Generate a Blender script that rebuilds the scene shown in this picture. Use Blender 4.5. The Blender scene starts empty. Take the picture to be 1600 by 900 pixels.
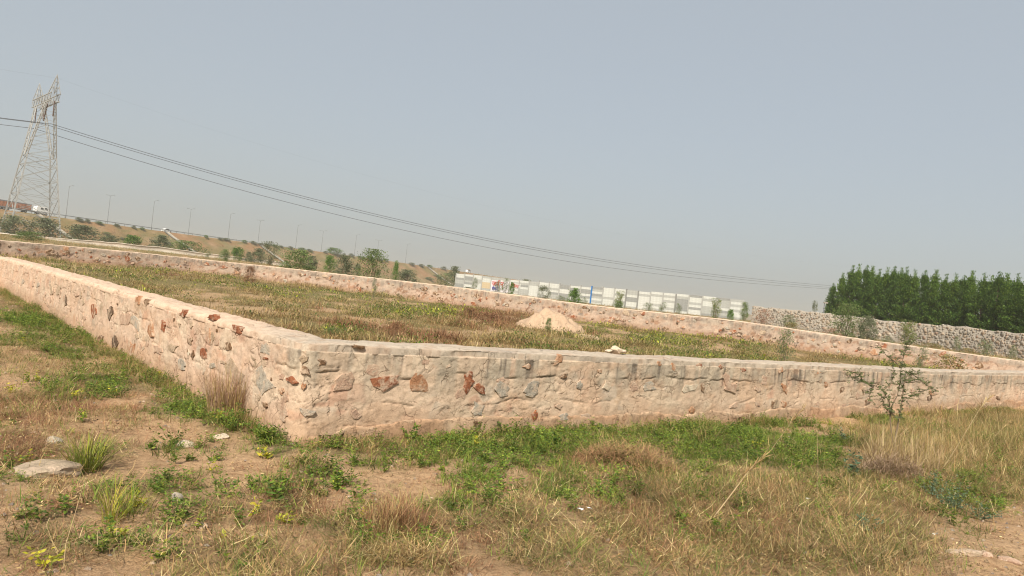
import bpy, math
import numpy as np
from mathutils import Matrix, Vector

sc = bpy.context.scene
# ------------------------------------------------------------------ camera
F = 1170.0                      # focal length in photo pixels (1600 wide)
EYE = np.array([0.0, 0.0, 1.6])
ROLL = math.radians(6.4)
PITCH = math.atan2(9 * math.cos(ROLL), F)
cr, sr = math.cos(ROLL), math.sin(ROLL)
cp, sp = math.cos(PITCH), math.sin(PITCH)

def unpitch(v):                 # camera-levelled vector -> world
    x, y, z = v
    return np.array([x, y * cp - z * sp, y * sp + z * cp])

cam = bpy.data.cameras.new('camera')
cam.sensor_width = 36.0
cam.lens = 36.0 * F / 1600.0
cam.clip_start = 0.05
cam.clip_end = 8000
camo = bpy.data.objects.new('camera', cam)
sc.collection.objects.link(camo)
R_ = unpitch((cr, 0, sr)); U_ = unpitch((-sr, 0, cr)); W_ = -unpitch((0, 1, 0))
M = Matrix(((R_[0], U_[0], W_[0], EYE[0]), (R_[1], U_[1], W_[1], EYE[1]), (R_[2], U_[2], W_[2], EYE[2]), (0, 0, 0, 1)))
camo.matrix_world = M
sc.camera = camo

# ------------------------------------------------------------------ light
SUN_EL = math.radians(43)
SUN_AZ = math.radians(192)      # clockwise from +Y (view direction)
world = bpy.data.worlds.new('World')
sc.world = world
world.use_nodes = True
nt = world.node_tree
nt.nodes.clear()
wo = nt.nodes.new('ShaderNodeOutputWorld')
bg = nt.nodes.new('ShaderNodeBackground')
sky = nt.nodes.new('ShaderNodeTexSky')
sky.sky_type = 'NISHITA'
sky.sun_disc = False
sky.sun_elevation = SUN_EL
sky.sun_rotation = SUN_AZ
sky.air_density = 1.0
sky.dust_density = 4.0
sky.ozone_density = 1.0
mixw = nt.nodes.new('ShaderNodeMix'); mixw.data_type = 'RGBA'
mixw.inputs['Factor'].default_value = 0.66
mixw.inputs['B'].default_value = (4.22, 4.55, 4.72, 1)      # thin high haze over the whole sky
nt.links.new(sky.outputs[0], mixw.inputs['A'])
nt.links.new(mixw.outputs['Result'], bg.inputs['Color'])
bg.inputs['Strength'].default_value = 0.1
nt.links.new(bg.outputs[0], wo.inputs['Surface'])

sun = bpy.data.lights.new('sun', 'SUN')
sun.energy = 4.9
sun.angle = math.radians(0.8)
sun.color = (1.0, 0.92, 0.79)
suno = bpy.data.objects.new('sun', sun)
sc.collection.objects.link(suno)
sdir = Vector((math.sin(SUN_AZ) * math.cos(SUN_EL), math.cos(SUN_AZ) * math.cos(SUN_EL), math.sin(SUN_EL)))
suno.rotation_euler = sdir.to_track_quat('Z', 'Y').to_euler()
suno.location = (0, 0, 60)

sc.view_settings.view_transform = 'Standard'
sc.view_settings.look = 'None'
sc.view_settings.exposure = 0.40
sc.view_settings.gamma = 1.0
sc.view_settings.use_curve_mapping = False
sc.cycles.volume_bounces = 1
sc.cycles.filter_width = 1.1
sc.cycles.max_bounces = 6
sc.cycles.transparent_max_bounces = 4

# ------------------------------------------------------------------ helpers
RNG = np.random.default_rng(7)
PI = math.pi

def ray(px, py):
    u = (px - 800.0) / F; v = (450.0 - py) / F
    x = u * cr - v * sr; z = u * sr + v * cr; y = 1.0
    return np.array([x, y * cp - z * sp, y * sp + z * cp])

def project(P):
    d = P - EYE
    x = d[..., 0]; y = d[..., 1] * cp + d[..., 2] * sp; z = -d[..., 1] * sp + d[..., 2] * cp
    y = np.where(y < 0.05, 0.05, y)
    u = (x * cr + z * sr) / y; v = (-x * sr + z * cr) / y
    return 800 + F * u, 450 - F * v

def _h(ix, iy, seed):
    n = (ix.astype(np.int64) * 374761393 + iy.astype(np.int64) * 668265263 + seed * 1442695041) & 0x7fffffff
    n = ((n ^ (n >> 13)) * 1274126177) & 0x7fffffff
    return ((n ^ (n >> 16)) & 0xffffff) / float(0xffffff)

def vn(x, y, seed=0):           # value noise 0..1
    x = np.asarray(x, float); y = np.asarray(y, float)
    ix = np.floor(x); iy = np.floor(y); fx = x - ix; fy = y - iy
    fx = fx * fx * (3 - 2 * fx); fy = fy * fy * (3 - 2 * fy)
    a = _h(ix, iy, seed); b = _h(ix + 1, iy, seed); c = _h(ix, iy + 1, seed); d = _h(ix + 1, iy + 1, seed)
    return (a * (1 - fx) + b * fx) * (1 - fy) + (c * (1 - fx) + d * fx) * fy

def fbm(x, y, seed=0, octv=4):
    s = 0; a = 0.5; t = 0
    for i in range(octv):
        s = s + a * vn(x * 2 ** i, y * 2 ** i, seed + i * 17); t += a; a *= 0.5
    return s / t

def sstep(a, b, x):
    t = np.clip((x - a) / (b - a), 0, 1)
    return t * t * (3 - 2 * t)

# terrain: heights on a table of azimuth x distance
TA = np.array([-1.2, -.69, -.35, -.09, .16, .31, .41, .66, 1.2])
TR = np.array([0.1, 12, 20, 30, 40, 60, 100, 150, 250, 4000])
TZ = np.array([
    [0, 0, 0, 0, 0, 0, 0, 0, 0],
    [0, 0, 0, 0, 0, 0, 0, 0, 0],
    [0, 0, .03, .05, .05, .03, .02, 0, 0],
    [0, 0, .32, .35, .28, .28, .22, .12, .1],
    [.5, .55, .66, .62, .56, .60, .50, .42, .4],
    [1.05, 1.05, 1.1, .85, .8, .8, .8, .85, .9],
    [1.6, 1.65, 1.75, 1.2, 1.2, 1.25, 1.2, 1.1, 1.1],
    [1.85, 1.9, 1.95, 1.5, 1.4, 1.4, 1.4, 1.4, 1.4],
    [1.7, 1.7, 1.7, 1.5, 1.4, 1.3, 1.3, 1.3, 1.3], [1.3] * 9])

def G0(x, y):
    x = np.asarray(x, float); y = np.asarray(y, float)
    r = np.hypot(x, y)
    a = np.clip(np.where(y > 0.01, x / np.maximum(y, 0.01), np.sign(x) * 1.2), -1.2, 1.2)
    lr = np.log(np.clip(r, .1, 3999)); L = np.log(TR)
    j = np.clip(np.searchsorted(L, lr, side='right') - 1, 0, len(TR) - 2)
    fj = (lr - L[j]) / (L[j + 1] - L[j])
    i = np.clip(np.searchsorted(TA, a, side='right') - 1, 0, len(TA) - 2)
    fi = (a - TA[i]) / (TA[i + 1] - TA[i])
    return (TZ[j, i] * (1 - fi) + TZ[j, i + 1] * fi) * (1 - fj) + (TZ[j + 1, i] * (1 - fi) + TZ[j + 1, i + 1] * fi) * fj

def G(x, y):
    x = np.asarray(x, float); y = np.asarray(y, float)
    r = np.hypot(x, y)
    n = (fbm(x * 1.1, y * 1.1, 3) - .5) * .10 + (fbm(x * 5, y * 5, 9, 3) - .5) * .045
    n2 = (fbm(x * .12, y * .12, 5) - .5) * .5 * sstep(45, 120, r)
    return G0(x, y) + n + n2

def hit(px, py):                # ray meets the ground
    d = ray(px, py); z = 0.0
    for _ in range(25):
        t = (z - EYE[2]) / d[2]
        if t <= 0: t = 400
        t = min(t, 400)
        p = EYE + d * t
        z = .5 * z + .5 * float(G0(p[0], p[1]))
    return p[0], p[1], float(G(p[0], p[1]))

def at(px, py, D):              # ground point under a pixel at depth D
    d = ray(px, py)
    x = d[0] / d[1] * D
    return x, D, float(G(x, D))

C0 = np.array(hit(455, 695)[:2])
dL = np.array([-.649, .7608]); dL /= np.linalg.norm(dL)
dR = np.array([dL[1], -dL[0]])
def AB(x, y):
    return (x - C0[0]) * dR[0] + (y - C0[1]) * dR[1], (x - C0[0]) * dL[0] + (y - C0[1]) * dL[1]
def W2(a, b):
    return C0[0] + a * dR[0] + b * dL[0], C0[1] + a * dR[1] + b * dL[1]

def link(o, parent=None):
    sc.collection.objects.link(o)
    if parent is not None: o.parent = parent
    return o

def mesh_raw(name, V, T, col=None, uv=None, smooth=False):
    V = np.asarray(V, np.float32); T = np.asarray(T, np.int32)
    k = T.shape[1]
    me = bpy.data.meshes.new(name)
    me.vertices.add(len(V)); me.vertices.foreach_set('co', V.ravel())
    me.loops.add(T.size); me.loops.foreach_set('vertex_index', T.ravel())
    me.polygons.add(len(T)); me.polygons.foreach_set('loop_start', np.arange(0, T.size, k, dtype=np.int32))
    me.polygons.foreach_set('loop_total', np.full(len(T), k, np.int32))
    if smooth: me.polygons.foreach_set('use_smooth', np.ones(len(T), bool))
    if col is not None:
        a = me.attributes.new('Col', 'FLOAT_COLOR', 'POINT')
        c = np.ones((len(V), 4), np.float32); c[:, :3] = col
        a.data.foreach_set('color', c.ravel())
    if uv is not None:
        l = me.uv_layers.new(name='UVMap')
        l.data.foreach_set('uv', np.asarray(uv, np.float32)[T.ravel()].ravel())
    me.update(calc_edges=True)
    return me

def mobj(name, V, T, mat, parent=None, **kw):
    me = mesh_raw(name, V, T, **kw)
    me.materials.append(mat)
    return link(bpy.data.objects.new(name, me), parent)

def tag(o, label=None, cat=None, group=None, kind=None):
    if label: o['label'] = label
    if cat: o['category'] = cat
    if group: o['group'] = group
    if kind: o['kind'] = kind
    return o

def empty(name, loc, rz=0, label=None, cat=None, group=None):
    o = bpy.data.objects.new(name, None)
    o.location = loc; o.rotation_euler = (0, 0, rz)
    o.empty_display_size = .2
    link(o)
    return tag(o, label, cat, group)

def copy_tree(o, parent=None):
    c = o.copy(); link(c, parent)
    for ch in list(o.children): copy_tree(ch, c)
    return c

class MB:                       # collects boxes, bars, prisms
    def __init__(s): s.v = []; s.f = []
    def add(s, v, f):
        b = len(s.v); s.v += [tuple(p) for p in v]; s.f += [tuple(i + b for i in q) for q in f]; return s
    def box(s, x0, x1, y0, y1, z0, z1):
        return s.add([(x0, y0, z0), (x1, y0, z0), (x1, y1, z0), (x0, y1, z0), (x0, y0, z1), (x1, y0, z1), (x1, y1, z1), (x0, y1, z1)],
                     [(0, 3, 2, 1), (4, 5, 6, 7), (0, 1, 5, 4), (1, 2, 6, 5), (2, 3, 7, 6), (3, 0, 4, 7)])
    def bar(s, p, q, w, w2=None, n=4):
        p = np.array(p, float); q = np.array(q, float); w2 = w if w2 is None else w2
        d = q - p; d /= max(np.linalg.norm(d), 1e-9)
        u = np.cross(d, (0, 0, 1)) if abs(d[2]) < .95 else np.cross(d, (1, 0, 0)); u /= np.linalg.norm(u)
        v = np.cross(d, u); V = []
        for c, ww in ((p, w), (q, w2)):
            for i in range(n):
                t = 2 * PI * (i + .5) / n
                V.append(c + (u * math.cos(t) + v * math.sin(t)) * ww * .7)
        Fc = [(i, (i + 1) % n, n + (i + 1) % n, n + i) for i in range(n)] + [tuple(range(n - 1, -1, -1)), tuple(range(n, 2 * n))]
        return s.add(V, Fc)
    def tube(s, pts, r0, r1, n=5):
        for i in range(len(pts) - 1):
            k0 = r0 + (r1 - r0) * i / (len(pts) - 1); k1 = r0 + (r1 - r0) * (i + 1) / (len(pts) - 1)
            s.bar(pts[i], pts[i + 1], k0 * 1.4, k1 * 1.4, n)
        return s
    def prism(s, poly, y0, y1):   # xz outline extruded in y
        n = len(poly)
        V = [(x, y0, z) for x, z in poly] + [(x, y1, z) for x, z in poly]
        return s.add(V, [tuple(range(n)), tuple(range(2 * n - 1, n - 1, -1))] + [(i, n + i, n + (i + 1) % n, (i + 1) % n) for i in range(n)])
    def build(s, name, mat, parent=None, smooth=False):
        me = bpy.data.meshes.new(name); me.from_pydata([tuple(map(float, p)) for p in s.v], [], s.f)
        if smooth: me.polygons.foreach_set('use_smooth', np.ones(len(me.polygons), bool))
        me.materials.append(mat); me.update()
        return link(bpy.data.objects.new(name, me), parent)

# ------------------------------------------------------------------ materials
def new_mat(name):
    m = bpy.data.materials.new(name); m.use_nodes = True
    n = m.node_tree; b = n.nodes['Principled BSDF']
    return m, n, b
def nd(n, t, **kw):
    x = n.nodes.new(t)
    for k, v in kw.items(): setattr(x, k, v)
    return x
def noise(n, scale, detail=4, rough=.6, vec=None):
    t = nd(n, 'ShaderNodeTexNoise'); t.inputs['Scale'].default_value = scale; t.inputs['Detail'].default_value = detail
    t.inputs['Roughness'].default_value = rough
    if vec is not None: n.links.new(vec, t.inputs['Vector'])
    return t
def ramp(n, fac, stops):
    r = nd(n, 'ShaderNodeValToRGB'); e = r.color_ramp.elements
    while len(e) < len(stops): e.new(.5)
    for i, (p, c) in enumerate(stops):
        e[i].position = p; e[i].color = (*c, 1) if len(c) == 3 else c
    n.links.new(fac, r.inputs[0]); return r
def mixc(n, fac, a, b, mode='MIX'):
    m = nd(n, 'ShaderNodeMix', data_type='RGBA', blend_type=mode)
    for k, v in (('Factor', fac), ('A', a), ('B', b)):
        if isinstance(v, bpy.types.NodeSocket): n.links.new(v, m.inputs[k])
        elif isinstance(v, (int, float)): m.inputs[k].default_value = v
        else: m.inputs[k].default_value = (*v, 1)
    return m.outputs['Result']
def bump(n, b, h, strength, dist):
    x = nd(n, 'ShaderNodeBump'); x.inputs['Strength'].default_value = strength; x.inputs['Distance'].default_value = dist
    n.links.new(h, x.inputs['Height']); n.links.new(x.outputs[0], b.inputs['Normal']); return x

def simple(name, c, rough=.7, var=.25, scale=4, metal=0, bmp=0):
    m, n, b = new_mat(name)
    tc = nd(n, 'ShaderNodeTexCoord')
    t = noise(n, scale, 5, .65, tc.outputs['Object'])
    r = ramp(n, t.outputs['Fac'], [(.3, tuple(x * (1 - var) for x in c)), (.7, tuple(min(1, x * (1 + var)) for x in c))])
    n.links.new(r.outputs[0], b.inputs['Base Color'])
    b.inputs['Roughness'].default_value = rough; b.inputs['Metallic'].default_value = metal
    b.inputs['Specular IOR Level'].default_value = .3
    if bmp: bump(n, b, t.outputs['Fac'], .6, bmp)
    return m

def plant_mat(name, trans=.3):
    m, n, b = new_mat(name)
    a = nd(n, 'ShaderNodeAttribute', attribute_name='Col')
    n.links.new(a.outputs['Color'], b.inputs['Base Color'])
    b.inputs['Roughness'].default_value = .6; b.inputs['Specular IOR Level'].default_value = .25
    t = nd(n, 'ShaderNodeBsdfTranslucent'); n.links.new(a.outputs['Color'], t.inputs['Color'])
    mx = nd(n, 'ShaderNodeMixShader'); mx.inputs[0].default_value = trans
    n.links.new(b.outputs[0], mx.inputs[1]); n.links.new(t.outputs[0], mx.inputs[2])
    n.links.new(mx.outputs[0], n.nodes['Material Output'].inputs['Surface'])
    return m

def ground_mat():
    m, n, b = new_mat('soil')
    a = nd(n, 'ShaderNodeAttribute', attribute_name='Col')
    tc = nd(n, 'ShaderNodeTexCoord'); o = tc.outputs['Object']
    t1 = noise(n, 14, 6, .7, o); t2 = noise(n, 90, 4, .7, o)
    v = ramp(n, t1.outputs['Fac'], [(.3, (.62, .56, .50)), (.5, (1, 1, 1)), (.72, (1.16, 1.15, 1.12))])
    v2 = ramp(n, t2.outputs['Fac'], [(.35, (.72, .66, .6)), (.5, (1, 1, 1)), (.72, (1.12, 1.12, 1.12))])
    c = mixc(n, 1.0, a.outputs['Color'], v.outputs[0], 'MULTIPLY')
    c = mixc(n, .8, c, v2.outputs[0], 'MULTIPLY')
    n.links.new(c, b.inputs['Base Color'])
    b.inputs['Roughness'].default_value = .95; b.inputs['Specular IOR Level'].default_value = .1
    ad = nd(n, 'ShaderNodeMath', operation='ADD'); n.links.new(t1.outputs['Fac'], ad.inputs[0])
    ml = nd(n, 'ShaderNodeMath', operation='MULTIPLY'); ml.inputs[1].default_value = .35
    n.links.new(t2.outputs['Fac'], ml.inputs[0]); n.links.new(ml.outputs[0], ad.inputs[1])
    bump(n, b, ad.outputs[0], 1.0, .05)
    return m

def masonry_mat(name, bd=.02, crack=.8, flake=1.0):
    m, n, b = new_mat(name)
    a = nd(n, 'ShaderNodeAttribute', attribute_name='Col')
    uv = nd(n, 'ShaderNodeTexCoord').outputs['UV']
    t1 = noise(n, 9, 9, .74, uv); t2 = noise(n, 60, 6, .75, uv)
    v = ramp(n, t1.outputs['Fac'], [(.30, (.74, .71, .68)), (.46, (.96, .95, .94)), (.70, (1.12, 1.11, 1.09))])
    v2 = ramp(n, t2.outputs['Fac'], [(.3, (.78, .75, .70)), (.48, (1, 1, 1)), (.75, (1.1, 1.1, 1.1))])
    c = mixc(n, 1.0, a.outputs['Color'], v.outputs[0], 'MULTIPLY')
    c = mixc(n, .8, c, v2.outputs[0], 'MULTIPLY')
    # broken hairline cracks in the mortar: distorted cells, gated by large noise
    wv = nd(n, 'ShaderNodeVectorMath', operation='MULTIPLY_ADD')
    n.links.new(noise(n, 6, 4, .6, uv).outputs['Color'], wv.inputs[0]); wv.inputs[1].default_value = (.22, .22, 0)
    n.links.new(uv, wv.inputs[2])
    vo = nd(n, 'ShaderNodeTexVoronoi', feature='DISTANCE_TO_EDGE'); vo.inputs['Scale'].default_value = 5.5
    n.links.new(wv.outputs[0], vo.inputs['Vector'])
    cr_ = ramp(n, vo.outputs['Distance'], [(.0, (1, 1, 1)), (.035, (0, 0, 0))])
    gate = ramp(n, noise(n, 2.6, 3, .6, uv).outputs['Fac'], [(.49, (0, 0, 0)), (.60, (1, 1, 1))])
    k = mixc(n, 1.0, cr_.outputs[0], gate.outputs[0], 'MULTIPLY')
    c = mixc(n, 1.0, c, mixc(n, crack, (1, 1, 1), mixc(n, k, (1, 1, 1), (.42, .34, .28)), 'MIX'), 'MULTIPLY')
    n.links.new(c, b.inputs['Base Color'])
    b.inputs['Roughness'].default_value = .92; b.inputs['Specular IOR Level'].default_value = .15
    h1 = nd(n, 'ShaderNodeMath', operation='MULTIPLY'); h1.inputs[1].default_value = .35; n.links.new(t2.outputs['Fac'], h1.inputs[0])
    h2 = nd(n, 'ShaderNodeMath', operation='ADD'); n.links.new(t1.outputs['Fac'], h2.inputs[0]); n.links.new(h1.outputs[0], h2.inputs[1])
    h3 = nd(n, 'ShaderNodeMath', operation='SUBTRACT'); n.links.new(h2.outputs[0], h3.inputs[0]); n.links.new(k, h3.inputs[1])
    f1 = noise(n, 3.6, 9, .72, uv); f2 = noise(n, 8.5, 8, .7, uv)
    e1 = ramp(n, f1.outputs['Fac'], [(.505, (0, 0, 0)), (.515, (1, 1, 1))]); e2 = ramp(n, f2.outputs['Fac'], [(.56, (0, 0, 0)), (.57, (1, 1, 1))])
    ea = nd(n, 'ShaderNodeMath', operation='ADD'); n.links.new(e1.outputs[0], ea.inputs[0]); n.links.new(e2.outputs[0], ea.inputs[1])
    b1 = nd(n, 'ShaderNodeBump'); b1.inputs['Strength'].default_value = .9 * flake; b1.inputs['Distance'].default_value = .006; n.links.new(ea.outputs[0], b1.inputs['Height'])
    b2 = bump(n, b, h3.outputs[0], .9, bd); n.links.new(b1.outputs[0], b2.inputs['Normal'])
    dk = ramp(n, f1.outputs['Fac'], [(.497, (1, 1, 1)), (.508, (.45, .38, .30)), (.516, (1, 1, 1))]); g4 = ramp(n, noise(n, 1.9, 4, .6, uv).outputs['Fac'], [(.48, (0, 0, 0)), (.56, (1, 1, 1))])
    fm = nd(n, 'ShaderNodeMath', operation='MULTIPLY'); n.links.new(g4.outputs[0], fm.inputs[0]); fm.inputs[1].default_value = flake
    c = mixc(n, fm.outputs[0], c, mixc(n, 1.0, c, dk.outputs[0], 'MULTIPLY'))
    n.links.new(c, b.inputs['Base Color'])
    return m

def rock_mat(name, c, c2=None, smear=True):
    m, n, b = new_mat(name)
    tc = nd(n, 'ShaderNodeTexCoord').outputs['Object']; gp = nd(n, 'ShaderNodeNewGeometry').outputs['Position']
    t = noise(n, 12, 6, .75, gp); t2 = noise(n, 60, 4, .7, gp); t3 = noise(n, 9, 5, .7, gp)
    c2 = c2 or tuple(x * 1.6 for x in c)
    r = ramp(n, t.outputs['Fac'], [(.3, tuple(x * .5 for x in c)), (.48, c), (.68, c2)])
    col = r.outputs[0]
    if smear:      # lime smeared over the stone face
        g = ramp(n, t3.outputs['Fac'], [(.47, (0, 0, 0)), (.60, (.85, .85, .85))])
        col = mixc(n, g.outputs[0], col, (.54, .41, .30))
    n.links.new(col, b.inputs['Base Color'])
    b.inputs['Roughness'].default_value = .9; b.inputs['Specular IOR Level'].default_value = .2
    ad = nd(n, 'ShaderNodeMath', operation='ADD'); n.links.new(t.outputs['Fac'], ad.inputs[0]); n.links.new(t2.outputs['Fac'], ad.inputs[1])
    bump(n, b, ad.outputs[0], .9, .02)
    return m

MAT = dict(
    leaf=plant_mat('leaf', .32), straw=plant_mat('dry_grass', .2), bark=simple('bark', (.16, .12, .08), .9, .4, 12),
    soil=ground_mat(), mort=masonry_mat('lime_mortar', .009, .6, .6), cope=masonry_mat('cement_coping', .012, .25, .45), plinth=masonry_mat('mud_plinth', .012, .4),
    red=rock_mat('red_stone', (.25, .085, .04), (.37, .17, .09)), brown=rock_mat('brown_stone', (.15, .085, .045), (.30, .19, .11)),
    orange=rock_mat('orange_stone', (.38, .19, .10), (.46, .30, .19)), grey=rock_mat('grey_stone', (.34, .30, .245), (.48, .42, .34)),
    dark=rock_mat('dark_stone', (.095, .06, .038), (.20, .14, .09)), pink=rock_mat('pink_stone', (.45, .30, .215), (.54, .40, .295)),
    white=rock_mat('white_stone', (.58, .49, .37), (.70, .61, .48)), tan=rock_mat('tan_stone', (.38, .285, .195), (.50, .39, .285)),
    blue=rock_mat('bluegrey_stone', (.37, .33, .27), (.52, .46, .37)), boulder=rock_mat('dusty_boulder', (.38, .30, .215), (.50, .39, .27)),
    steel=simple('galvanised_steel', (.30, .30, .29), .75, .2, 2, 0), pole=simple('pole_steel', (.18, .19, .20), .6, .15, 2),
    wire=simple('conductor', (.05, .05, .055), .6, .1), insul=simple('insulator', (.10, .06, .05), .3, .1),
    white_paint=simple('white_paint', (.78, .78, .76), .35, .05, 3), glass=simple('window_glass', (.03, .035, .04), .1, .1),
    rubber=simple('tyre_rubber', (.02, .02, .02), .8, .1), rust=simple('rust_orange', (.36, .15, .085), .7, .35, 1.2),
    tarp=simple('grey_tarpaulin', (.16, .16, .17), .8, .2, 1), asphalt=simple('asphalt', (.06, .06, .06), .9, .2),
    concrete=simple('concrete', (.30, .27, .225), .9, .2, 1.5), sand=masonry_mat('sand_heap', .03, 0, 0),
    panelw=simple('whitewashed_panel', (.48, .49, .46), .9, .13, 2.2, bmp=.01), panelg=simple('bare_grey_panel', (.24, .245, .235), .9, .15, 2.2, bmp=.01),
    panell=simple('weathered_panel', (.33, .335, .315), .9, .15, 2.2, bmp=.01), panelo=simple('ochre_panel', (.46, .37, .24), .9, .1, 2),
    post=simple('concrete_post', (.33, .33, .31), .9, .15, 2), postd=simple('dark_concrete_post', (.2, .2, .19), .9, .15, 2), bluep=simple('blue_paint', (.02, .15, .42), .5, .1),
    signw=simple('sign_white', (.58, .55, .58), .6, .05), signr=simple('sign_red', (.42, .06, .05), .6, .1), signb=simple('sign_blue', (.05, .05, .25), .6, .1),
    pale_wall=masonry_mat('pale_plaster', .02, .3),
)

# ------------------------------------------------------------------ ground sheet
rr = [0.0, .5, 1.0, 1.6, 2.2, 2.8]
def grow(r, end, k):
    while rr[-1] < end: rr.append(rr[-1] * (1 + k))
grow(rr, 3.3, .03); grow(rr, 13, .0115); grow(rr, 50, .02); grow(rr, 400, .045); grow(rr, 3500, .12)
rr = np.array(rr)
az = np.concatenate([np.linspace(-180, -48, 45, endpoint=False), np.linspace(-48, 44, 440, endpoint=False), np.linspace(44, 180, 45, endpoint=False)])
az = np.radians(az)
AZ, RR = np.meshgrid(az, rr)
gx = (RR * np.sin(AZ)).ravel(); gy = (RR * np.cos(AZ)).ravel()
gz = G(gx, gy)
nr, na = RR.shape
ii, jj = np.meshgrid(np.arange(nr - 1), np.arange(na), indexing='ij')
q = np.stack([ii * na + jj, ii * na + (jj + 1) % na, (ii + 1) * na + (jj + 1) % na, (ii + 1) * na + jj], -1).reshape(-1, 4)
q = q[:, ::-1]

def blob(px, py, lst):
    s = np.zeros_like(px, dtype=float)
    for cx, cy, rx, ry, w in lst:
        s = np.maximum(s, w * np.exp(-(((px - cx) / rx) ** 2 + ((py - cy) / ry) ** 2)))
    return s
# where plants grow (photo regions, turned into ground positions when the plants are set out)
GREEN = [(620, 690, 60, 14, 1.2), (720, 680, 60, 14, 1.3), (830, 674, 80, 14, 1.4), (950, 668, 90, 14, 1.4), (1060, 668, 70, 14, 1.3), (1380, 660, 60, 10, .7), (1000, 740, 60, 24, .6), (1120, 760, 90, 26, .55), (1250, 800, 90, 30, .45), (840, 800, 80, 20, .5), (20, 478, 45, 30, 1.0), (60, 520, 60, 30, .75), (110, 545, 60, 26, .8), (165, 600, 95, 26, 1.1), (290, 630, 80, 28, 1.1), (360, 665, 60, 22, 1.0), (430, 690, 40, 30, 1.1),
         (540, 695, 60, 20, 1.15), (660, 700, 80, 30, 1.2), (800, 700, 130, 34, 1.3), (950, 690, 140, 34, 1.25), (1100, 700, 130, 40, 1.25), (1250, 710, 110, 45, 1.0), (1180, 670, 90, 22, 1.0),
         (960, 770, 60, 34, .75), (880, 760, 70, 30, .8), (740, 745, 60, 30, .8), (150, 700, 40, 22, .7), (240, 725, 60, 30, .5), (180, 790, 60, 25, .6), (330, 790, 90, 30, .65), (450, 770, 60, 40, .8),
         (100, 800, 50, 30, .55), (400, 850, 60, 25, .5), (560, 770, 60, 30, .4), (1340, 820, 90, 30, .5), (1500, 770, 90, 40, .8), (1430, 700, 90, 30, .6), (1560, 700, 60, 30, .6), (0, 760, 50, 50, .5),
         (60, 460, 50, 22, 1.1), (40, 500, 60, 22, 1.0), (250, 700, 60, 14, .5), (330, 700, 50, 14, .55), (270, 760, 90, 22, .75), (160, 770, 90, 20, .6), (60, 830, 70, 24, .65), (160, 850, 90, 24, .6), (330, 850, 90, 24, .6), (480, 740, 60, 20, .7), (590, 720, 60, 16, .8), (700, 790, 80, 24, .6), (520, 820, 60, 24, .6),
         (90, 590, 50, 12, .5), (640, 850, 50, 20, .5), (1050, 850, 90, 30, .5), (500, 850, 40, 20, .35), (230, 860, 80, 20, .35)]
STRAW = [(120, 700, 100, 30, .7), (200, 760, 120, 30, .65), (350, 800, 120, 30, .65), (150, 850, 140, 40, .7), (400, 880, 200, 30, .75), (560, 840, 120, 30, .75), (480, 730, 90, 20, .5), (60, 560, 90, 40, .55), (900, 770, 150, 55, .8), (1100, 800, 220, 80, 1.15), (1300, 790, 180, 90, 1.2), (1500, 740, 160, 70, 1.3), (1250, 860, 250, 60, 1.2), (980, 705, 70, 25, 1.3), (800, 820, 140, 50, .9),
         (900, 870, 200, 50, .9), (610, 800, 70, 35, .8), (1550, 680, 120, 35, 1.2), (1420, 690, 100, 30, 1.0), (700, 870, 200, 40, .7), (450, 790, 100, 45, .6), (100, 620, 120, 60, .45), (40, 720, 90, 60, .6), (550, 870, 120, 40, .45), (300, 860, 160, 40, .4),
         (60, 850, 120, 60, .6), (200, 560, 60, 30, .5), (330, 610, 60, 30, .7), (620, 700, 90, 25, .5), (1480, 860, 60, 25, .9)]
LITTER = [(120, 640, 90, 14, 1), (20, 630, 60, 24, 1), (200, 640, 60, 12, .8), (440, 810, 70, 24, 1), (120, 790, 80, 20, .8), (250, 800, 80, 20, .6), (380, 850, 60, 20, .6), (700, 860, 90, 24, .7), (720, 770, 60, 18, .6), (60, 640, 130, 40, 1.0), (30, 700, 90, 40, 1.0), (180, 680, 120, 20, .6), (470, 790, 80, 35, 1.0), (600, 810, 70, 30, .7), (980, 700, 80, 25, .9), (1100, 820, 250, 80, .8), (60, 860, 90, 40, .7), (850, 860, 200, 50, .5), (1480, 740, 150, 70, .6)]
BARE = [(600, 755, 75, 24, 1), (660, 765, 60, 20, 1), (1560, 865, 110, 38, 1.6), (1610, 830, 60, 40, 1.6), (250, 685, 110, 12, .9), (330, 738, 70, 10, .8), (110, 745, 40, 14, .6), (240, 830, 90, 12, .7), (480, 870, 60, 14, .7), (20, 760, 40, 12, .6), (80, 570, 60, 22, .7), (150, 655, 90, 16, .8)]
ppx, ppy = project(np.stack([gx, gy, gz], -1))
infr = (gy > .5)
A_, B_ = AB(gx, gy)
inside = (A_ > 0) & (B_ > 0)
rg = np.hypot(gx, gy)
near = (~inside) & (rg < 30)
g = np.where(infr & near, np.clip(blob(ppx, ppy, GREEN), 0, 1.2), .5) * (.5 + fbm(gx * 2.4, gy * 2.4, 31))
s_ = np.where(infr & near, np.clip(blob(ppx, ppy, STRAW), 0, 1.2), .6) * (.5 + fbm(gx * 2, gy * 2, 41))
lt = np.where(infr & near, np.clip(blob(ppx, ppy, LITTER), 0, 1), .4) * (.4 + 1.2 * fbm(gx * 3, gy * 3, 51))
ba = np.where(infr & near, np.clip(blob(ppx, ppy, BARE), 0, 1), 0)
sand = np.array([.46, .29, .16]); sand2 = np.array([.55, .38, .235]); soil = np.array([.22, .155, .075]); lit = np.array([.21, .10, .05]); gr = np.array([.10, .10, .04])  # litter and soil tones, deepened to put shaded gaps between stalks into colour
nz = fbm(gx * .9, gy * .9, 61)[:, None]
c = sand * (1 - nz) + sand2 * nz
mixv = lambda c, d, w: c * (1 - w[:, None]) + d * w[:, None]
c = mixv(c, lit, np.clip(sstep(.45, .9, lt) * .75 * (1 - ba), 0, 1))
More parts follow.
